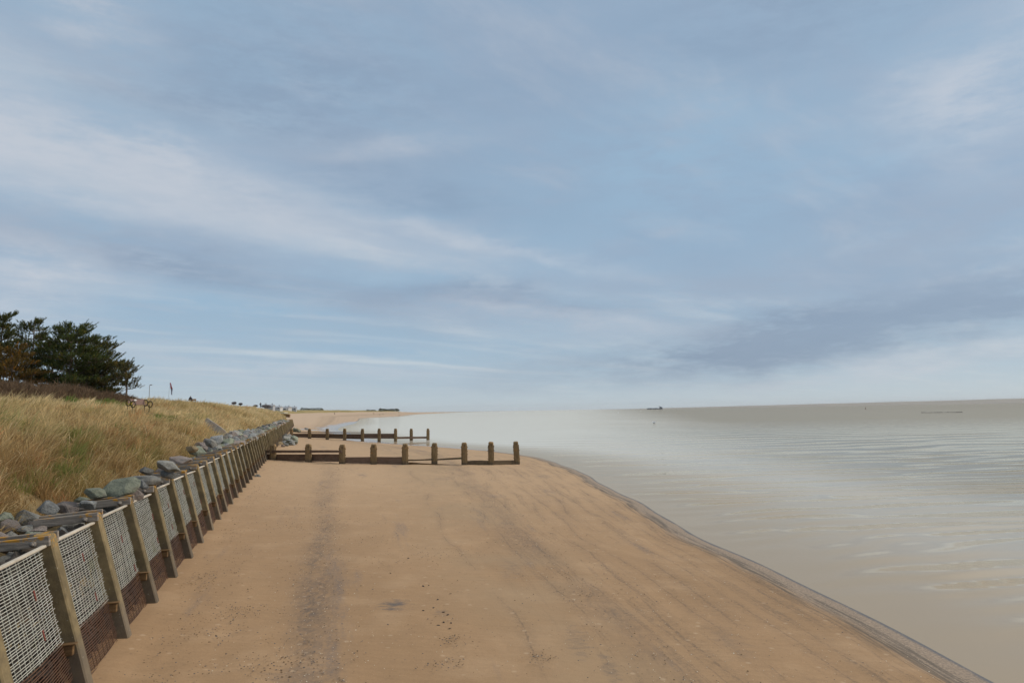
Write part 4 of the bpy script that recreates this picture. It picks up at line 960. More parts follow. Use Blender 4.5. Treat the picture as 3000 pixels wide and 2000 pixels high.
def f_dark(rg):
    if rg.random() < .2:
        c = rg.choice(CLUMP); q = on_beach(c[0], c[1]); x = q.x + rg.gauss(0, c[2]); y = q.y + rg.gauss(0, c[2]); xl = float(np.interp(y, ZLL, XLL)); xe = float(edge(y)); return min(max((x - xl) / (xe - xl), rg.uniform(.015, .06)), .97), y
    y = dist_y(rg); q = rg.random()
    u = rg.gauss(.212, .028) if q < .3 else (rg.gauss(.05, .04) if q < .5 else (rg.gauss(.62, .05) if q < .7 else rg.uniform(.02, .95))); return (u if .015 < u < .97 else rg.uniform(.02, .95)), y
litter('shell_fragments', 'pale broken shells scattered over the sand', 4200, f_shell, .010, .03, [mottled('shell_white', (.66, .58, .46), (.55, .46, .34), 20), mottled('shell_tan', (.50, .38, .25), (.44, .33, .22), 20)], 'shells')
litter('seaweed_scraps', 'dark scraps of seaweed and grit strewn on the sand', 5200, f_dark, .012, .042, [mottled('weed_brown', (.12, .075, .035), (.09, .06, .035), 20), mottled('grit_dark', (.09, .08, .075), (.13, .11, .1), 20)], 'seaweed', .3)

DK = rock_material('dent_stand_in', (.05, .048, .05), (.08, .075, .075), (.06, .055, .05))  # flat dark stones added in place of footprint dents
RM_['dark'] = DK
for i, (a, b) in enumerate(DENT):
    q = on_beach(a, b); rock('dark', 60 + i % 5, .055 + .025 * ((i * 7) % 4) / 3, (q.x, q.y, q.z + .022), (.1, .1, i * 1.3), 'small dark stone standing in for a footprint dent in the middle of the near sand', .5, 'dark stand-ins for footprint dents on the near sand', (1.3, .9, .8), 'stone', 'stone')

# ------------------------------------------------------------------ pines
BARK = mottled('pine_bark', (.13, .095, .07), (.2, .15, .115), 6, .95, .8, aniso=(3, 3, .6))
NEED = grass_mat('pine_needles', .2)
def pine(px, Y, top_py, right, left, low, seed, label, nl=26, dens=1.0, col=(.045, .062, .026), lean_x=0.0, flat_top=False, base_drop=0):
    rg = random.Random(seed); nr = np.random.default_rng(seed)
    bx = (px - 1500) / 2000 * Y; base = Vector((bx, Y, float(bank_z(bx, Y)) - .2)); topz = at(px, top_py, Y).z; H = topz - base.z
    root = empty('pine_tree', base); tag(root, label, 'tree', 'pines on the bank')
    def trunk(t): return Vector((lean_x * t * t * H * .3 + .12 * math.sin(t * 5 + seed), .1 * math.sin(t * 4), t * H))
    tb = MB(); r0 = .022 * H + .03
    tb.tube([trunk(k / 9) for k in range(10)], [r0 * (1 - .86 * k / 9) for k in range(10)], 8)
    P = []; A = []
    def tuft(p, d): P.append(p); A.append(d)
    for k in range(nl):
        f = low + (1 - low) * (k + rg.random()) / nl; az = k * 2.4 + rg.uniform(-.5, .5)
        env = math.sin(math.pi * min(.85, ((f - low) / (1 - low)) * .62 + .24)) ** .8
        ext = (right if math.cos(az) > 0 else left); ln = (abs(math.cos(az)) * ext + abs(math.sin(az)) * .75 * (right + left) / 2) * env * rg.uniform(.6, 1.1)
        ln = max(ln, .4); o = trunk(f); d = Vector((math.cos(az), math.sin(az), 0)); rise = rg.uniform(.05, .4) + .5 * max(0, f - .7)
        pts = [o + d * (ln * q) + Vector((0, 0, ln * rise * q * q - .06 * ln * math.sin(q * 3.1))) for q in (0, .3, .6, .85, 1)]
        tb.tube(pts, [.05 + .012 * ln, .045, .035, .025, .014], 5)
        m = int((9 + ln * 15) * dens)
        for _ in range(m):
            q = .25 + .75 * rg.random() ** .7; i = min(3, int(q * 4)); c = pts[i].lerp(pts[i + 1], q * 4 - i if i < 3 else rg.random())
            sp = .16 * ln * (1.2 - .5 * q) + .12
            side = Vector((rg.gauss(0, sp), rg.gauss(0, sp), abs(rg.gauss(0, .14)) + .03))
            e = c + side
            if rg.random() < .4: tb.tube([c, e], [.016, .008], 3, cap=False)
            tuft(e, (d * .7 + side.normalized() * .6 + Vector((0, 0, .9))).normalized())
    for _ in range(int(10 * dens)):
        e = trunk(1) + Vector((rg.gauss(0, .3), rg.gauss(0, .3), rg.uniform(-.4, .05))); tuft(e, Vector((rg.gauss(0, .3), 0, 1)).normalized())
    tb.build('trunk', BARK, root, True)
    P = np.array(P); A = np.array(A); nb = 24; n = len(P) * nb
    rp = np.repeat(P, nb, 0); ra = np.repeat(A, nb, 0)
    along = nr.uniform(-.2, .38, n); rp = rp + ra * along[:, None] + nr.normal(0, .04, (n, 3))
    dr = ra * .8 + nr.normal(0, .55, (n, 3)); dr[:, 2] += .15; dr /= np.linalg.norm(dr, axis=1)[:, None]
    hx = np.hypot(dr[:, 0], dr[:, 1]) + 1e-6; L = nr.uniform(.13, .24, n)
    ld = np.stack([dr[:, 0] / hx, dr[:, 1] / hx, 0 * hx], 1)
    cc = np.array(col)[None] * nr.uniform(.6, 1.5, (n, 1)); tint = np.repeat(nr.uniform(.75, 1.3, len(P)), nb)[:, None]; cc = cc * tint * np.array([1.75, 1.4, 1.25])
    yl = (np.repeat(nr.uniform(0, 1, len(P)), nb) < .12)[:, None]; cc = np.where(yl, cc * np.array([1.9, 1.4, .9]), cc)
    wa = nr.uniform(0, 6.28, n)
    blades_mesh('crown', rp, ld, L, np.clip(hx, .05, .95), np.stack([np.cos(wa), np.sin(wa), .3 * np.sin(wa * 2)], 1), np.full(n, .045), cc, NEED, root)
pine(-5, 82, 930, 1.6, 2.5, .3, 21, 'dark pine cut off by the left edge of the picture', 30, 1.15)
pine(88, 86, 944, 2.2, 2.4, .25, 22, 'tall open pine with a bare straight trunk second from the left', 28, .95)
pine(200, 84, 964, 3.4, 3.0, .12, 23, 'largest dense round topped pine in the middle of the group', 46, 1.25, (.04, .062, .024))
pine(262, 88, 1005, 3.6, 2.2, .08, 24, 'wide low pine spreading to the right of the largest one', 36, 1.05, lean_x=.2)
pine(150, 90, 1000, 2.4, 2.6, .1, 28, 'shaded pine standing behind the largest one on its left', 26, .9, (.04, .056, .025))
pine(366, 80, 1065, 1.0, 1.1, .35, 25, 'small thin windblown pine standing alone to the right of the others', 15, .6, (.05, .06, .03))
pine(30, 80, 1030, 2.6, 2.2, .2, 26, 'low olive brown spreading pine below the left pines', 22, 1.15, (.085, .072, .026))
pine(300, 86, 1075, 2.0, 1.6, .05, 27, 'low bushy pine at the right foot of the group', 20, 1.3, (.045, .055, .024))

# ------------------------------------------------------------------ bench on the bank
WOODR = mottled('bench_wood', (.26, .17, .15), (.2, .13, .11), 6, .7, .3); IRON = mottled('black_iron', (.02, .02, .02), (.035, .03, .03), 9, .5, .1)
YEL = mottled('yellow_paint', (.62, .50, .04), (.55, .42, .03), 9, .5, .1); PLQ = mottled('white_plaque', (.75, .75, .72), (.68, .68, .66), 9, .4, .1)
def make_bench():
    p = Vector((BENCH.x, BENCH.y, float(bank_z(BENCH.x, BENCH.y)) + .1))
    b = empty('park_bench', p, math.atan2(.93, .36)); tag(b, 'wooden bench with black ring shaped iron arms standing in the long grass', 'bench')
    # local: x along the seat, -y is the front
    m = MB()
    for k in range(3): m.box((0, -.16 - .15 * k, .5), (1.5, .13, .045), ch=.008)
    m.build('seat', WOODR, b)
    m = MB()
    for k in range(3): m.box((0, -.02 + .02 * k, .60 + .13 * k), (1.5, .04, .12), ch=.008)
    m.build('backrest', WOODR, b)
    m = MB(); m.box((-.1, -.025, .86), (.2, .015, .11), ch=.003); m.build('plaque', PLQ, b)
    for sx in (-.76, .76):
        for yy, zz in ((-.10, .64), (-.58, .52)):
            m = MB(); m.ring((sx, yy, zz), (0, 1, 0), (0, 0, 1), .24, .032, 20, 6); o = m.build('arm_ring', IRON, b, True)
            m2 = MB(); m2.ring((sx + .005, yy, zz), (0, 1, 0), (0, 0, 1), .19, .014, 18, 5); m2.build('inner_ring', YEL, o, True)
        for yy in (.0, -.52):
            m = MB(); m.tube([(sx, yy, -.25), (sx, yy, .25), (sx, yy * .95, .5)], [.035, .028, .03], 6); m.build('leg', IRON, b, True)
    f = MB(); rg = random.Random(4)
    for _ in range(22):
        v = Vector((rg.gauss(0, .06), rg.gauss(0, .05), rg.gauss(0, .06))); f.box(v, (.055, .055, .05), Euler((rg.uniform(0, 3), rg.uniform(0, 3), 0)).to_matrix(), .012)
    o = f.build('flower_bunch', YEL); o.location = b.matrix_basis @ Vector((-.74, -.30, .62)); tag(o, 'bunch of yellow flowers tied to the near arm of the bench', 'flowers')
make_bench()

# ------------------------------------------------------------------ people
def skin_figure(name, joints, edges, mats, colour_fn, loc, rz, label, cat='person', group=None):
    me = bpy.data.meshes.new(name); me.from_pydata([j[0] for j in joints], edges, [])
    o = bpy.data.objects.new(name, me); link(o)
    o.modifiers.new('skin', 'SKIN'); sv = me.skin_vertices[0].data
    for i, j in enumerate(joints): sv[i].radius = (j[1], j[1] if len(j) < 3 else j[2]); sv[i].use_root = (i == 0)
    o.modifiers.new('sub', 'SUBSURF').levels = 1
    dg = bpy.context.evaluated_depsgraph_get(); me2 = bpy.data.meshes.new_from_object(o.evaluated_get(dg)); o.modifiers.clear(); o.data = me2; me2.name = name
    me2.materials.clear()
    for m in mats: me2.materials.append(m)
    for f in me2.polygons: f.material_index = colour_fn(f.center); f.use_smooth = True
    o.location = loc; o.rotation_euler = (0, 0, rz); tag(o, label, cat, group); return o
COAT = mottled('dark_coat', (.022, .022, .028), (.03, .03, .035), 8, .9, .2); TROU = mottled('dark_trousers', (.03, .032, .04), (.02, .02, .024), 8, .9, .2)
SKIN_ = mottled('skin', (.42, .26, .19), (.38, .23, .17), 8, .6, .1); HAIR = mottled('dark_hair', (.03, .02, .015), (.02, .015, .01), 8, .7, .1); REDC = mottled('red_jacket', (.25, .05, .04), (.2, .04, .03), 8, .8, .2)
def walker(loc, rz, label, coat=COAT, stride=.16, group=None):
    J = [((0, 0, .95), .15, .12), ((0, 0, 1.2), .17, .12), ((0, 0, 1.42), .16, .1), ((0, 0, 1.52), .055), ((0, -.02, 1.62), .085, .095), ((0, -.01, 1.72), .075),
         ((.09, -stride * .5, .5), .075), ((.1, stride * .1 - .02, .08), .05), ((.1, -stride - .1, .05), .045), ((-.09, stride * .2, .5), .075), ((-.1, stride + .12, .1), .05), ((-.1, stride + .02, .04), .045),
         ((.22, 0, 1.4), .07), ((.27, stride * .4, 1.12), .05), ((.27, -.03 + stride * .2, .88), .042), ((-.22, 0, 1.4), .07), ((-.27, -stride * .4, 1.12), .05), ((-.27, -.1 - stride * .3, .9), .042)]
    E_ = [(0, 1), (1, 2), (2, 3), (3, 4), (4, 5), (0, 6), (6, 7), (7, 8), (0, 9), (9, 10), (10, 11), (2, 12), (12, 13), (13, 14), (2, 15), (15, 16), (16, 17)]
    def cf(c): return 2 if (c.z > 1.5 and c.z < 1.66 and c.y < .0) else (3 if c.z > 1.56 else (0 if c.z > .8 else 1))
    return skin_figure('person', J, E_, [coat, TROU, SKIN_, HAIR], cf, loc, rz, label, group=group)
def sitter(loc, rz, label):
    J = [((0, 0, .52), .16, .13), ((0, .04, .8), .17, .13), ((0, .03, 1.02), .16, .1), ((0, .0, 1.12), .055), ((0, -.04, 1.22), .085, .095), ((0, -.03, 1.32), .075),
         ((.1, -.42, .53), .08), ((.1, -.46, .1), .05), ((.1, -.58, .06), .045), ((-.1, -.42, .53), .08), ((-.1, -.46, .1), .05), ((-.1, -.58, .06), .045),
         ((.22, .03, 1.0), .07), ((.26, -.08, .76), .05), ((.16, -.3, .66), .042), ((-.22, .03, 1.0), .07), ((-.26, -.08, .76), .05), ((-.16, -.3, .66), .042)]
    E_ = [(0, 1), (1, 2), (2, 3), (3, 4), (4, 5), (0, 6), (6, 7), (7, 8), (0, 9), (9, 10), (10, 11), (2, 12), (12, 13), (13, 14), (2, 15), (15, 16), (16, 17)]
    def cf(c): return 2 if (1.1 < c.z < 1.26 and c.y < -.06) else (3 if c.z > 1.16 else (0 if c.z > .6 else 1))
    return skin_figure('person', J, E_, [COAT, TROU, SKIN_, HAIR], cf, loc, rz, label)
def on_px(px, py, Y): return at(px, py, Y)
# on the crest of the bank
p = at(558, 1171, 120); gz = p.z - .62
sitter((p.x, p.y, gz), rad(60), 'person in dark clothes sitting on a bench on the crest of the bank')
def crest_bench():
    b = empty('wooden_bench', (p.x, p.y, gz), rad(60)); tag(b, 'dark plain bench on the crest of the bank with a person sitting on it', 'bench')
    m = MB(); m.box((.5, -.2, .40), (1.5, .46, .05), ch=.01); m.build('seat', BROWNT, b)
    m = MB(); m.box((.5, .2, .66), (1.5, .04, .30), ch=.01); m.build('backrest', BROWNT, b)
    for xx in (-.15, 1.15):
        for yy in (-.36, .16): m = MB(); m.box((xx, yy, .09), (.07, .07, .57), ch=.008); m.build('leg', BROWNT, b)
crest_bench()
walker(at(763, 1194.5, 215), rad(20), 'person in a long dark coat walking along the far crest of the bank')
# far out on the sands
walker(at(980, 1214, 520), rad(80), 'person in dark clothes walking on the far sands nearest the dunes')
walker(at(1095, 1213.2, 600), rad(-70), 'person in a red jacket on the far sands beside a dog', REDC)
walker(at(1122, 1215, 600), rad(-90), 'person in dark clothes following the dog on the far sands')
walker(at(1169.5, 1220, 620), rad(150), 'person in dark clothes standing at the edge of the far water')
walker(at(1168, 1209.5, 900), rad(10), 'tiny person far out on the sand spit')
def dog():
    J = [((0, 0, .5), .12, .14), ((0, -.3, .5), .13, .16), ((0, -.48, .6), .08), ((0, -.6, .74), .075, .08), ((0, -.74, .70), .04), ((0, .28, .52), .1, .12), ((0, .5, .66), .03), ((0, .6, .8), .02),
         ((.08, -.32, .28), .045), ((.08, -.3, .04), .03), ((-.08, -.32, .28), .045), ((-.08, -.38, .04), .03), ((.08, .26, .32), .055), ((.08, .36, .18), .03), ((.08, .3, .03), .03), ((-.08, .26, .32), .055), ((-.08, .4, .2), .03), ((-.08, .36, .03), .03)]
    E_ = [(0, 1), (1, 2), (2, 3), (3, 4), (0, 5), (5, 6), (6, 7), (1, 8), (8, 9), (1, 10), (10, 11), (5, 12), (12, 13), (13, 14), (5, 15), (15, 16), (16, 17)]
    skin_figure('dog', J, E_, [HAIR], lambda c: 0, at(1112, 1215.6, 600), rad(90), 'dark dog running between two walkers on the far sands', 'dog')
dog()

# ------------------------------------------------------------------ flag, lamp post
def feather_flag():
    b = at(493, 1164, 105); b = Vector((b.x, b.y, float(bank_z(b.x, b.y)))); tp = at(497, 1121, 105); H = tp.z - b.z
    f = empty('feather_flag', b); tag(f, 'narrow red and white feather flag on a thin leaning pole above the bank', 'flag')
    m = MB(); m.tube([(0, 0, 0), (.08, 0, H * .6), (.16, 0, H)], [.02, .015, .01], 6); m.build('pole', BOLT, f)
    red = mottled('red_cloth', (.45, .10, .10), (.38, .08, .09), 3, .8, .1); wh = mottled('pale_cloth', (.30, .30, .36), (.36, .36, .42), 3, .8, .1)
    def strip(z0, z1, w0, w1, name, mt_):
        vs = []; fs = []
        for k in range(7):
            q = k / 6; z = z0 + (z1 - z0) * q; x0 = .16 + (H - z) * .16; ww = w0 + (w1 - w0) * q
            for yy in (-.008, .008): vs += [(x0, yy + .04 * math.sin(q * 5), z), (x0 + ww, yy + .07 * math.sin(q * 5 + 1), z)]
        for k in range(6):
            a = k * 4; fs += [(a, a + 1, a + 5, a + 4), (a + 2, a + 6, a + 7, a + 3), (a, a + 4, a + 6, a + 2), (a + 1, a + 3, a + 7, a + 5)]
        fs += [(0, 2, 3, 1), (24, 25, 27, 26)]
        mb = MB(); mb.add(vs, fs); mb.build(name, mt_, f)
    strip(H, H * .74, .12, .34, 'red_cloth', red); strip(H * .74, H * .46, .3, .16, 'pale_cloth', wh)
feather_flag()
def lamp():
    b = at(437, 1162, 110); b = Vector((b.x, b.y, float(bank_z(b.x, b.y)))); H = at(437, 1128, 110).z - b.z
    l = empty('lamp_post', b); tag(l, 'thin grey lamp post standing beyond the scrub', 'lamp post')
    m = MB(); m.tube([(0, 0, 0), (0, 0, H * .3), (0, 0, H)], [.06, .045, .035], 8); m.build('pole', BOLT, l)
    m = MB(); m.tube([(0, 0, H), (.2, 0, H + .06), (.42, 0, H + .03)], [.04, .07, .05], 8); m.build('lamp_head', BOLT, l)
lamp()

# ------------------------------------------------------------------ far dunes, houses, woods, far shore, ship
def far_mat():
    m, t = mat('far_dune_grass'); g = t.n('ShaderNodeNewGeometry').outputs['Position']
    gx, gy, gz = t.sep(g)
    c = t.mix(t.step(.35, .65, t.noise(t.vec(t.m('MULTIPLY', gx, .05), t.m('MULTIPLY', gy, .012)), 1.0, 5, .65)), (.33, .25, .12), (.24, .20, .09))
    c = t.mix(t.step(.52, .66, t.noise(g, .12, 5, .7)), c, (.14, .13, .055))
    principled(t, c, .95, t.bump(t.noise(g, .6, 5, .7), .7, .5), .05); return m
def make_far_dunes():
    rows = np.concatenate([np.linspace(255, 600, 60), np.geomspace(610, 2600, 50)]); v = np.concatenate([np.linspace(0, 30, 20), np.linspace(36, 900, 20)])
    Y = np.repeat(rows[:, None], len(v), 1); xl = np.interp(rows, ZLL, XLL); wob = (fbm(rows * .02, rows * 0, 61, 3) - .45) * 16
    X = xl[:, None] + wob[:, None] - v[None]
    top = np.interp(rows, [255, 290, 420, 550, 900, 1500, 2200, 2600], [.5, 2.6, 6.2, 7.6, 9.2, 10.2, 9.6, 2.0])
    b = np.interp(rows, ZLH, HL)
    Z = b[:, None] - .6 + (top - b + .6)[:, None] * sstep(0, 26, v)[None] + (fbm(X * .05, Y * .03, 71, 4) - .45) * 1.6 * sstep(2, 20, v)[None]
    return grid_mesh('far_dunes', X, Y, Z, far_mat())
tag(make_far_dunes(), kind='structure')
HW_ = [mottled('house_wall_pale', (.5, .5, .5), (.45, .45, .46), .4), mottled('house_wall_grey', (.38, .39, .41), (.34, .35, .37), .4)]
ROOF = mottled('slate_roof', (.32, .33, .35), (.28, .29, .31), .5)
GLZ = mottled('dark_window', (.05, .06, .07), (.04, .05, .06), 1, .2, .0)
def house(px, py, Y, w, d, h, rh, mi, label, chim=True):
    b = at(px, py, Y); r = empty('house', b, random.uniform(-.25, .25)); tag(r, label, 'house', 'houses beyond the dunes')
    m = MB(); m.box((0, 0, h / 2 - 2), (w, d, h + 4), ch=.03); m.build('wall', HW_[mi], r)
    m = MB(); o = .35; vs = [(-w / 2 - o, -d / 2 - o, h), (w / 2 + o, -d / 2 - o, h), (w / 2 + o, d / 2 + o, h), (-w / 2 - o, d / 2 + o, h), (-w / 2 - o, 0, h + rh), (w / 2 + o, 0, h + rh)]
    m.add(vs, [(0, 1, 5, 4), (2, 3, 4, 5), (0, 4, 3), (1, 2, 5), (0, 3, 2, 1)]); rf = m.build('roof', ROOF, r)
    if chim: m = MB(); m.box((w * .3, 0, h + rh + .3), (.9, .7, 1.8), ch=.02); m.build('chimney', HW_[1], rf)
    nwin = max(2, int(w / 3.2))
    for k in range(nwin):
        m = MB(); m.box((-w / 2 + w * (k + .5) / nwin, -d / 2 - .02, h * .6), (1.2, .12, 1.3), ch=.01); m.build('window', GLZ, r)
house(790, 1194.2, 640, 8, 7, 1.6, 1.4, 1, 'small grey house roof half hidden by the bank beyond the walking person')
house(809, 1198.5, 760, 12, 8, 1.9, 1.6, 0, 'long pale house beyond the dunes nearest the bank')
house(829, 1200, 820, 9, 8, 1.7, 1.6, 1, 'grey house in the middle of the row beyond the dunes')
house(841, 1200, 830, 8, 8, 2.4, 1.8, 0, 'pale tall house beside the last one in the far row')
house(855, 1200, 860, 11, 8, 2.0, 1.9, 1, 'last grey house at the right end of the row beyond the dunes')
def bush_tree(px, py, Y, H, label, seed):
    nr = np.random.default_rng(seed); b = at(px, py, Y); r = empty('bare_tree', b); tag(r, label, 'tree', 'far trees by the houses')
    m = MB(); m.tube([(0, 0, -1), (.1, 0, H * .2), (.2, .1, H * .5)], [.2, .15, .06], 6)
    for k in range(12):
        a = k * 2.4; z = H * (.3 + .05 * k); m.tube([(.1, 0, z), (math.cos(a) * H * .35, math.sin(a) * H * .35, z + H * .25)], [.1, .03], 4)
    m.build('trunk', BARK, r)
    n = 1500; v = nr.normal(0, 1, (n, 3)); v /= np.linalg.norm(v, axis=1)[:, None]; v *= (nr.uniform(.3, 1, n) ** .5)[:, None]
    P = v * np.array([H * 1.1, H * .7, H * .32]) + np.array([.1, 0, H * .18]); az = nr.uniform(0, 6.28, n); wz = nr.uniform(0, 6.28, n)
    blades_mesh('crown', P, np.stack([np.cos(az), np.sin(az), 0 * az], 1), nr.uniform(.4, .9, n), nr.uniform(.1, .9, n), np.stack([np.cos(wz), np.sin(wz), 0 * wz], 1), np.full(n, .12), np.array([.22, .2, .205])[None] * nr.uniform(.7, 1.3, (n, 1)), NEED, r)
bush_tree(778, 1192.5, 560, 3.6, 'round grey leafless tree just right of the walking person', 31)
bush_tree(784, 1194, 600, 2.6, 'smaller grey leafless tree beside the round one', 32)
bush_tree(748, 1191, 420, 1.2, 'grey leafless bush on the skyline left of the walking person', 33)
bush_tree(685, 1183.5, 300, .9, 'wide grey leafless bush on the skyline of the bank', 34)
bush_tree(704, 1186, 310, .7, 'low grey leafless bush farther along the skyline of the bank', 35)
def far_wood(name, pts, label, col, seed, dense):
    nr = np.random.default_rng(seed); P = []; H = []
    for (xa, ya, xb, yb, Y, h) in pts:
        a = at(xa, ya, Y); b = at(xb, yb, Y); n = int(dense * (b - a).length)
        f = nr.uniform(0, 1, n); q = np.array(a)[None] + (np.array(b) - np.array(a))[None] * f[:, None]
        env = .45 + .9 * fbm(f * (b - a).length / (h * 2.2), f * 0, seed, 3) / .875
        q[:, 1] += nr.uniform(0, h * 2.5, n); q[:, 2] += nr.uniform(-.2, .9, n) * h * env * np.minimum(1, np.minimum(f, 1 - f) * 14 + .25); P.append(q); H.append(np.full(n, h))
    P = np.concatenate(P); H = np.concatenate(H); n = len(P); az = nr.uniform(0, 6.28, n); wz = nr.uniform(-.6, .6, n)
    o = blades_mesh(name, P, np.stack([np.cos(az), np.sin(az), 0 * az], 1), H * nr.uniform(.15, .4, n), nr.uniform(.1, .9, n), np.stack([np.cos(wz), np.sin(wz), 0 * wz], 1), H * .14, np.array(col)[None] * nr.uniform(.7, 1.3, (n, 1)), NEED)
    tag(o, label, 'wood', kind='stuff')
far_wood('dune_thicket', [(878, 1200, 945, 1200.5, 900, 2.6), (1072, 1203, 1100, 1203, 1500, 2.6), (1108, 1202.8, 1168, 1203, 1500, 4.5)], 'dark green thickets low on the far dunes', (.11, .12, .085), 51, 30)  # thicket tone lightened to paint in distance haze
# eroded edge with a concrete slipway slab beyond the end of the wall
def slipway():
    p = at(826, 1209.5, 300); o = empty('slipway', (p.x, p.y, p.z)); tag(o, 'pale concrete slipway slab over a dark eroded edge beyond the wall', 'slipway')
    m = MB(); m.box((0, 0, .1), (3.6, 5, .3), ch=.03); m.build('slab', mottled('pale_concrete', (.55, .52, .48), (.5, .47, .43), 1), o)
    m = MB()
    for k in range(9): m.box((-2.4 + k * .75, -1.8 + random.uniform(-.2, .2), -.75 - .06 * k), (.8, 1.2, 1.35), Euler((0, random.uniform(-.2, .2), random.uniform(-.3, .3))).to_matrix(), .06)
    m.build('footing', BROWNT, o)
slipway()
def far_shore():
    px = np.linspace(1750, 3900, 150); top = np.maximum(0, (px - 1850)) * .0112 * 4.5 + 1.0
    top = top * (1 + .12 * (fbm(px * .01, px * 0, 5, 3) - .45))
    rows = np.array([0, .03, .2, .5, .8, 1.0, 1.3, 2.0]); hz = np.array([-2, 0, .22, .55, .85, 1.0, 1.0, .9])
    Yc = 8600 + rows[:, None] * 900 + 0 * px[None]; X = (px[None] - 1500) / 2000 * Yc; Z = WATER + hz[:, None] * (top[None] + 1.2)
    Z[0] = -3
    m, t = mat('far_fields'); g = t.n('ShaderNodeNewGeometry').outputs['Position']; gx, gy, gz = t.sep(g)
    c = t.mix(t.step(.4, .6, t.noise(t.vec(t.m('MULTIPLY', gx, .0015), t.m('MULTIPLY', gy, .006)), 1.0, 4, .6)), (.32, .29, .25), (.28, .255, .225))
    principled(t, c, 1.0, None, 0.0)
    tag(grid_mesh('far_shore', X, Yc, Z, m), kind='structure')
    pts = []
    for a, b in zip(range(2150, 3780, 60), range(2210, 3840, 60)):
        pts.append((a, 1196.0 - .0270 * (a - 1850), b, 1196.0 - .0270 * (b - 1850), 9350, 5.5 + 3.5 * random.random()))
    far_wood('far_woods', pts, 'thin dark line of trees along the far shore across the estuary', (.10, .10, .10), 52, .6)
far_shore()
def ship():
    c = gp(1913, 1199, WATER); Y = 3600.0; c = Vector(((1913 - 1500) / 2000 * Y, Y, WATER)); s = Y / 2000
    r = empty('cargo_ship', c, 0.0); tag(r, 'long low cargo ship with its bridge at the right end far out on the horizon', 'ship')
    L = 46 * s; dk = mottled('hull_hazed', (.19, .2, .22), (.17, .18, .19), .1); pl = mottled('ship_white', (.42, .46, .5), (.38, .42, .46), .1)  # hull tone made lighter, with sea haze painted into it
    h = 3.0 * s * .8; m = MB(); B = 6 * s
    st = [(-.5, .3, 1.15), (-.46, .8, 1.05), (-.38, 1, 1.0), (.4, 1, 1.0), (.47, .85, 1.05), (.5, .6, 1.1)]; vs = []; fs = []
    for x, b, k in st: vs += [(x * L, -B / 2 * b, h * k), (x * L, B / 2 * b, h * k), (x * L * .98, B / 2 * b * .7, -2), (x * L * .98, -B / 2 * b * .7, -2)]
    for i in range(len(st) - 1):
        for q in range(4): fs.append((i * 4 + q, i * 4 + (q + 1) % 4, i * 4 + 4 + (q + 1) % 4, i * 4 + 4 + q))
    fs += [(0, 1, 2, 3), (20, 23, 22, 21)]; m.add(vs, fs); m.build('hull', dk, r)
    for k in range(3): m = MB(); m.box((-L * .32 + k * L * .2, 0, h + .5 * s), (L * .17, B * .7, 1.1 * s), ch=.2); m.build('hatch_cover', (pl if k == 1 else dk), r)
    m = MB(); m.box((L * .37, 0, h + 1.8 * s), (L * .12, B * .8, 3.6 * s), ch=.3); m.box((L * .36, 0, h + 4.2 * s), (L * .08, B * .9, 1.2 * s), ch=.2); m.build('deckhouse', dk, r)
    m = MB(); m.box((L * .46, 0, h + 1.8 * s), (L * .035, B * .4, 3.4 * s), rot=Euler((0, rad(10), 0)).to_matrix(), ch=.2); m.build('funnel', dk, r)
    m = MB(); m.tube([(L * .28, 0, h), (L * .28, 0, h + 6.5 * s)], [.4 * s, .25 * s], 6); m.box((L * .28, 0, h + 6.2 * s), (2.2 * s, 1.5 * s, 1.2 * s), ch=.1); m.build('mast', dk, r)
    m = MB(); m.tube([(-L * .42, 0, h), (-L * .42, 0, h + 3.6 * s)], [.3 * s, .15 * s], 6); m.build('foremast', pl, r)
ship()
GW = mottled('gull_white', (.92, .92, .90), (.88, .88, .87), 5, .7, .1); GG = mottled('gull_grey', (.72, .72, .73), (.66, .66, .68), 5, .7, .1); GB = mottled('gull_bill', (.5, .3, .05), (.45, .28, .05), 5, .5, .1)
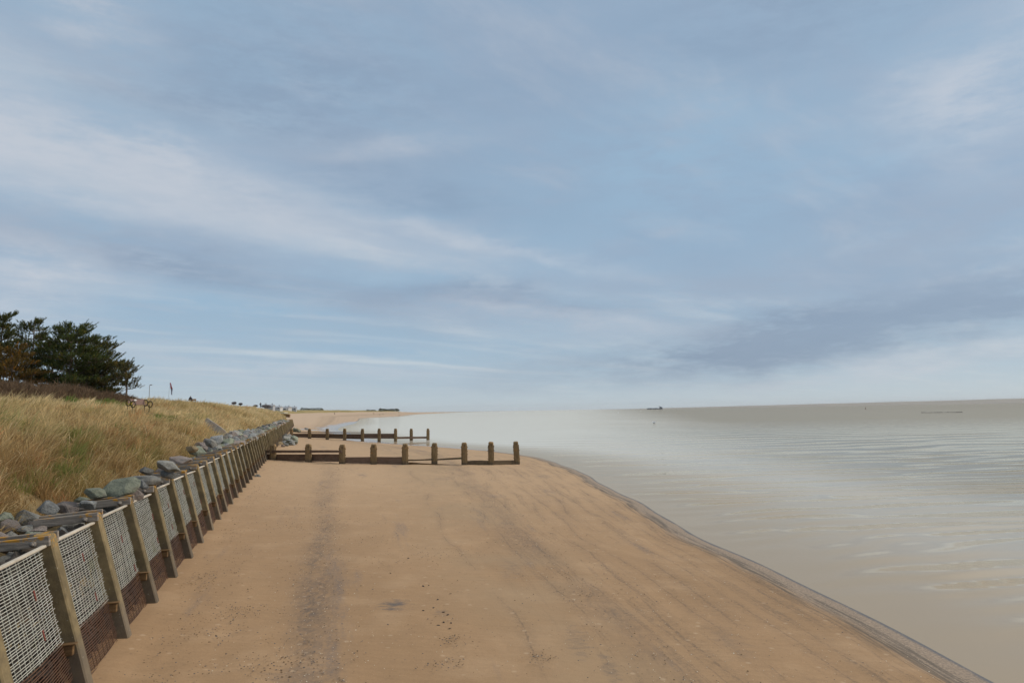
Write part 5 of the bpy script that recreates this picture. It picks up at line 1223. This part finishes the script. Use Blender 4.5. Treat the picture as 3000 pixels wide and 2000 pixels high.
def gull(px, py, k, rz, label):
    b = gp(px, py, WATER); r = empty('gull', b, rz); tag(r, label, 'gull')
    m = MB(); m.tube([(-.26, 0, .10), (-.18, 0, .10), (-.05, 0, .09), (.1, 0, .11), (.17, 0, .17), (.2, 0, .24), (.25, 0, .27), (.29, 0, .265)], [.015, .06, .1, .095, .055, .04, .048, .02], 8); o = m.build('body', GW, r, True)
    for sy in (-1, 1): m = MB(); m.tube([(.1, sy * .09, .13), (-.08, sy * .1, .15), (-.24, sy * .05, .14), (-.34, sy * .02, .15)], [.03, .05, .03, .006], 6); m.build('wing', GG, r, True)
    m = MB(); m.tube([(.285, 0, .262), (.35, 0, .25)], [.014, .004], 5); m.build('bill', GB, r)
    r.scale = (k, k, k)
gull(1916, 1239.5, 2.4, 2.4, 'white gull sitting on the water below the ship, nearest of the three')
gull(1877, 1204.5, 3.2, 1.0, 'white gull on the water close under the ship')
gull(1811, 1209.0, 2.4, 0.3, 'white gull on the water well to the left of the ship')
def buoy():
    b = gp(2536, 1197.5, WATER); r = empty('buoy', b); tag(r, 'small dark red buoy on the far water at the right', 'buoy')
    m = MB(); m.tube([(0, 0, -.4), (0, 0, .1), (0, 0, .5), (0, 0, .7)], [.6, .8, .7, .2], 12); m.build('float', mottled('buoy_red', (.16, .05, .05), (.13, .04, .04), 3), r, True)
    m = MB(); m.tube([(0, 0, .7), (0, 0, 1.6)], [.15, .1], 8); m.box((0, 0, 1.75), (.4, .4, .4), ch=.05); m.build('topmark', DARKM, r)
buoy()
def shoal():
    a = gp(2705, 1208.5, WATER); b = gp(2800, 1207.3, WATER); mb = MB(); rg = random.Random(9)
    for k in range(26):
        f = rg.random() ** 1.3; p = Vector(a).lerp(Vector(b), f); mb.box((p.x, p.y + rg.uniform(-3, 3), WATER + .0), (rg.uniform(1, 4), 2.5, rg.uniform(.15, .5)), Euler((rg.uniform(-.05, .05), rg.uniform(-.05, .05), rg.uniform(0, 3))).to_matrix(), .05)
    tag(mb.build('mud_shoal', mottled('dark_mud', (.2, .185, .165), (.23, .21, .19), 1)), kind='structure')
shoal()

def make_haze():
    m = bpy.data.materials.new('haze_air'); m.use_nodes = True; nt = m.node_tree; nt.nodes.clear(); o = nt.nodes.new('ShaderNodeOutputMaterial')
    v = nt.nodes.new('ShaderNodeVolumePrincipled'); v.inputs['Color'].default_value = (.93, .95, .97, 1); v.inputs['Density'].default_value = 2.6e-5; v.inputs['Anisotropy'].default_value = .1
    nt.links.new(v.outputs[0], o.inputs['Volume'])
    mb = MB(); mb.box((0, 11000, 62), (56000, 30000, 140)); ob = mb.build('haze', m); tag(ob, 'thin pale sea haze over the beach and the estuary', 'haze', kind='stuff')
make_haze()
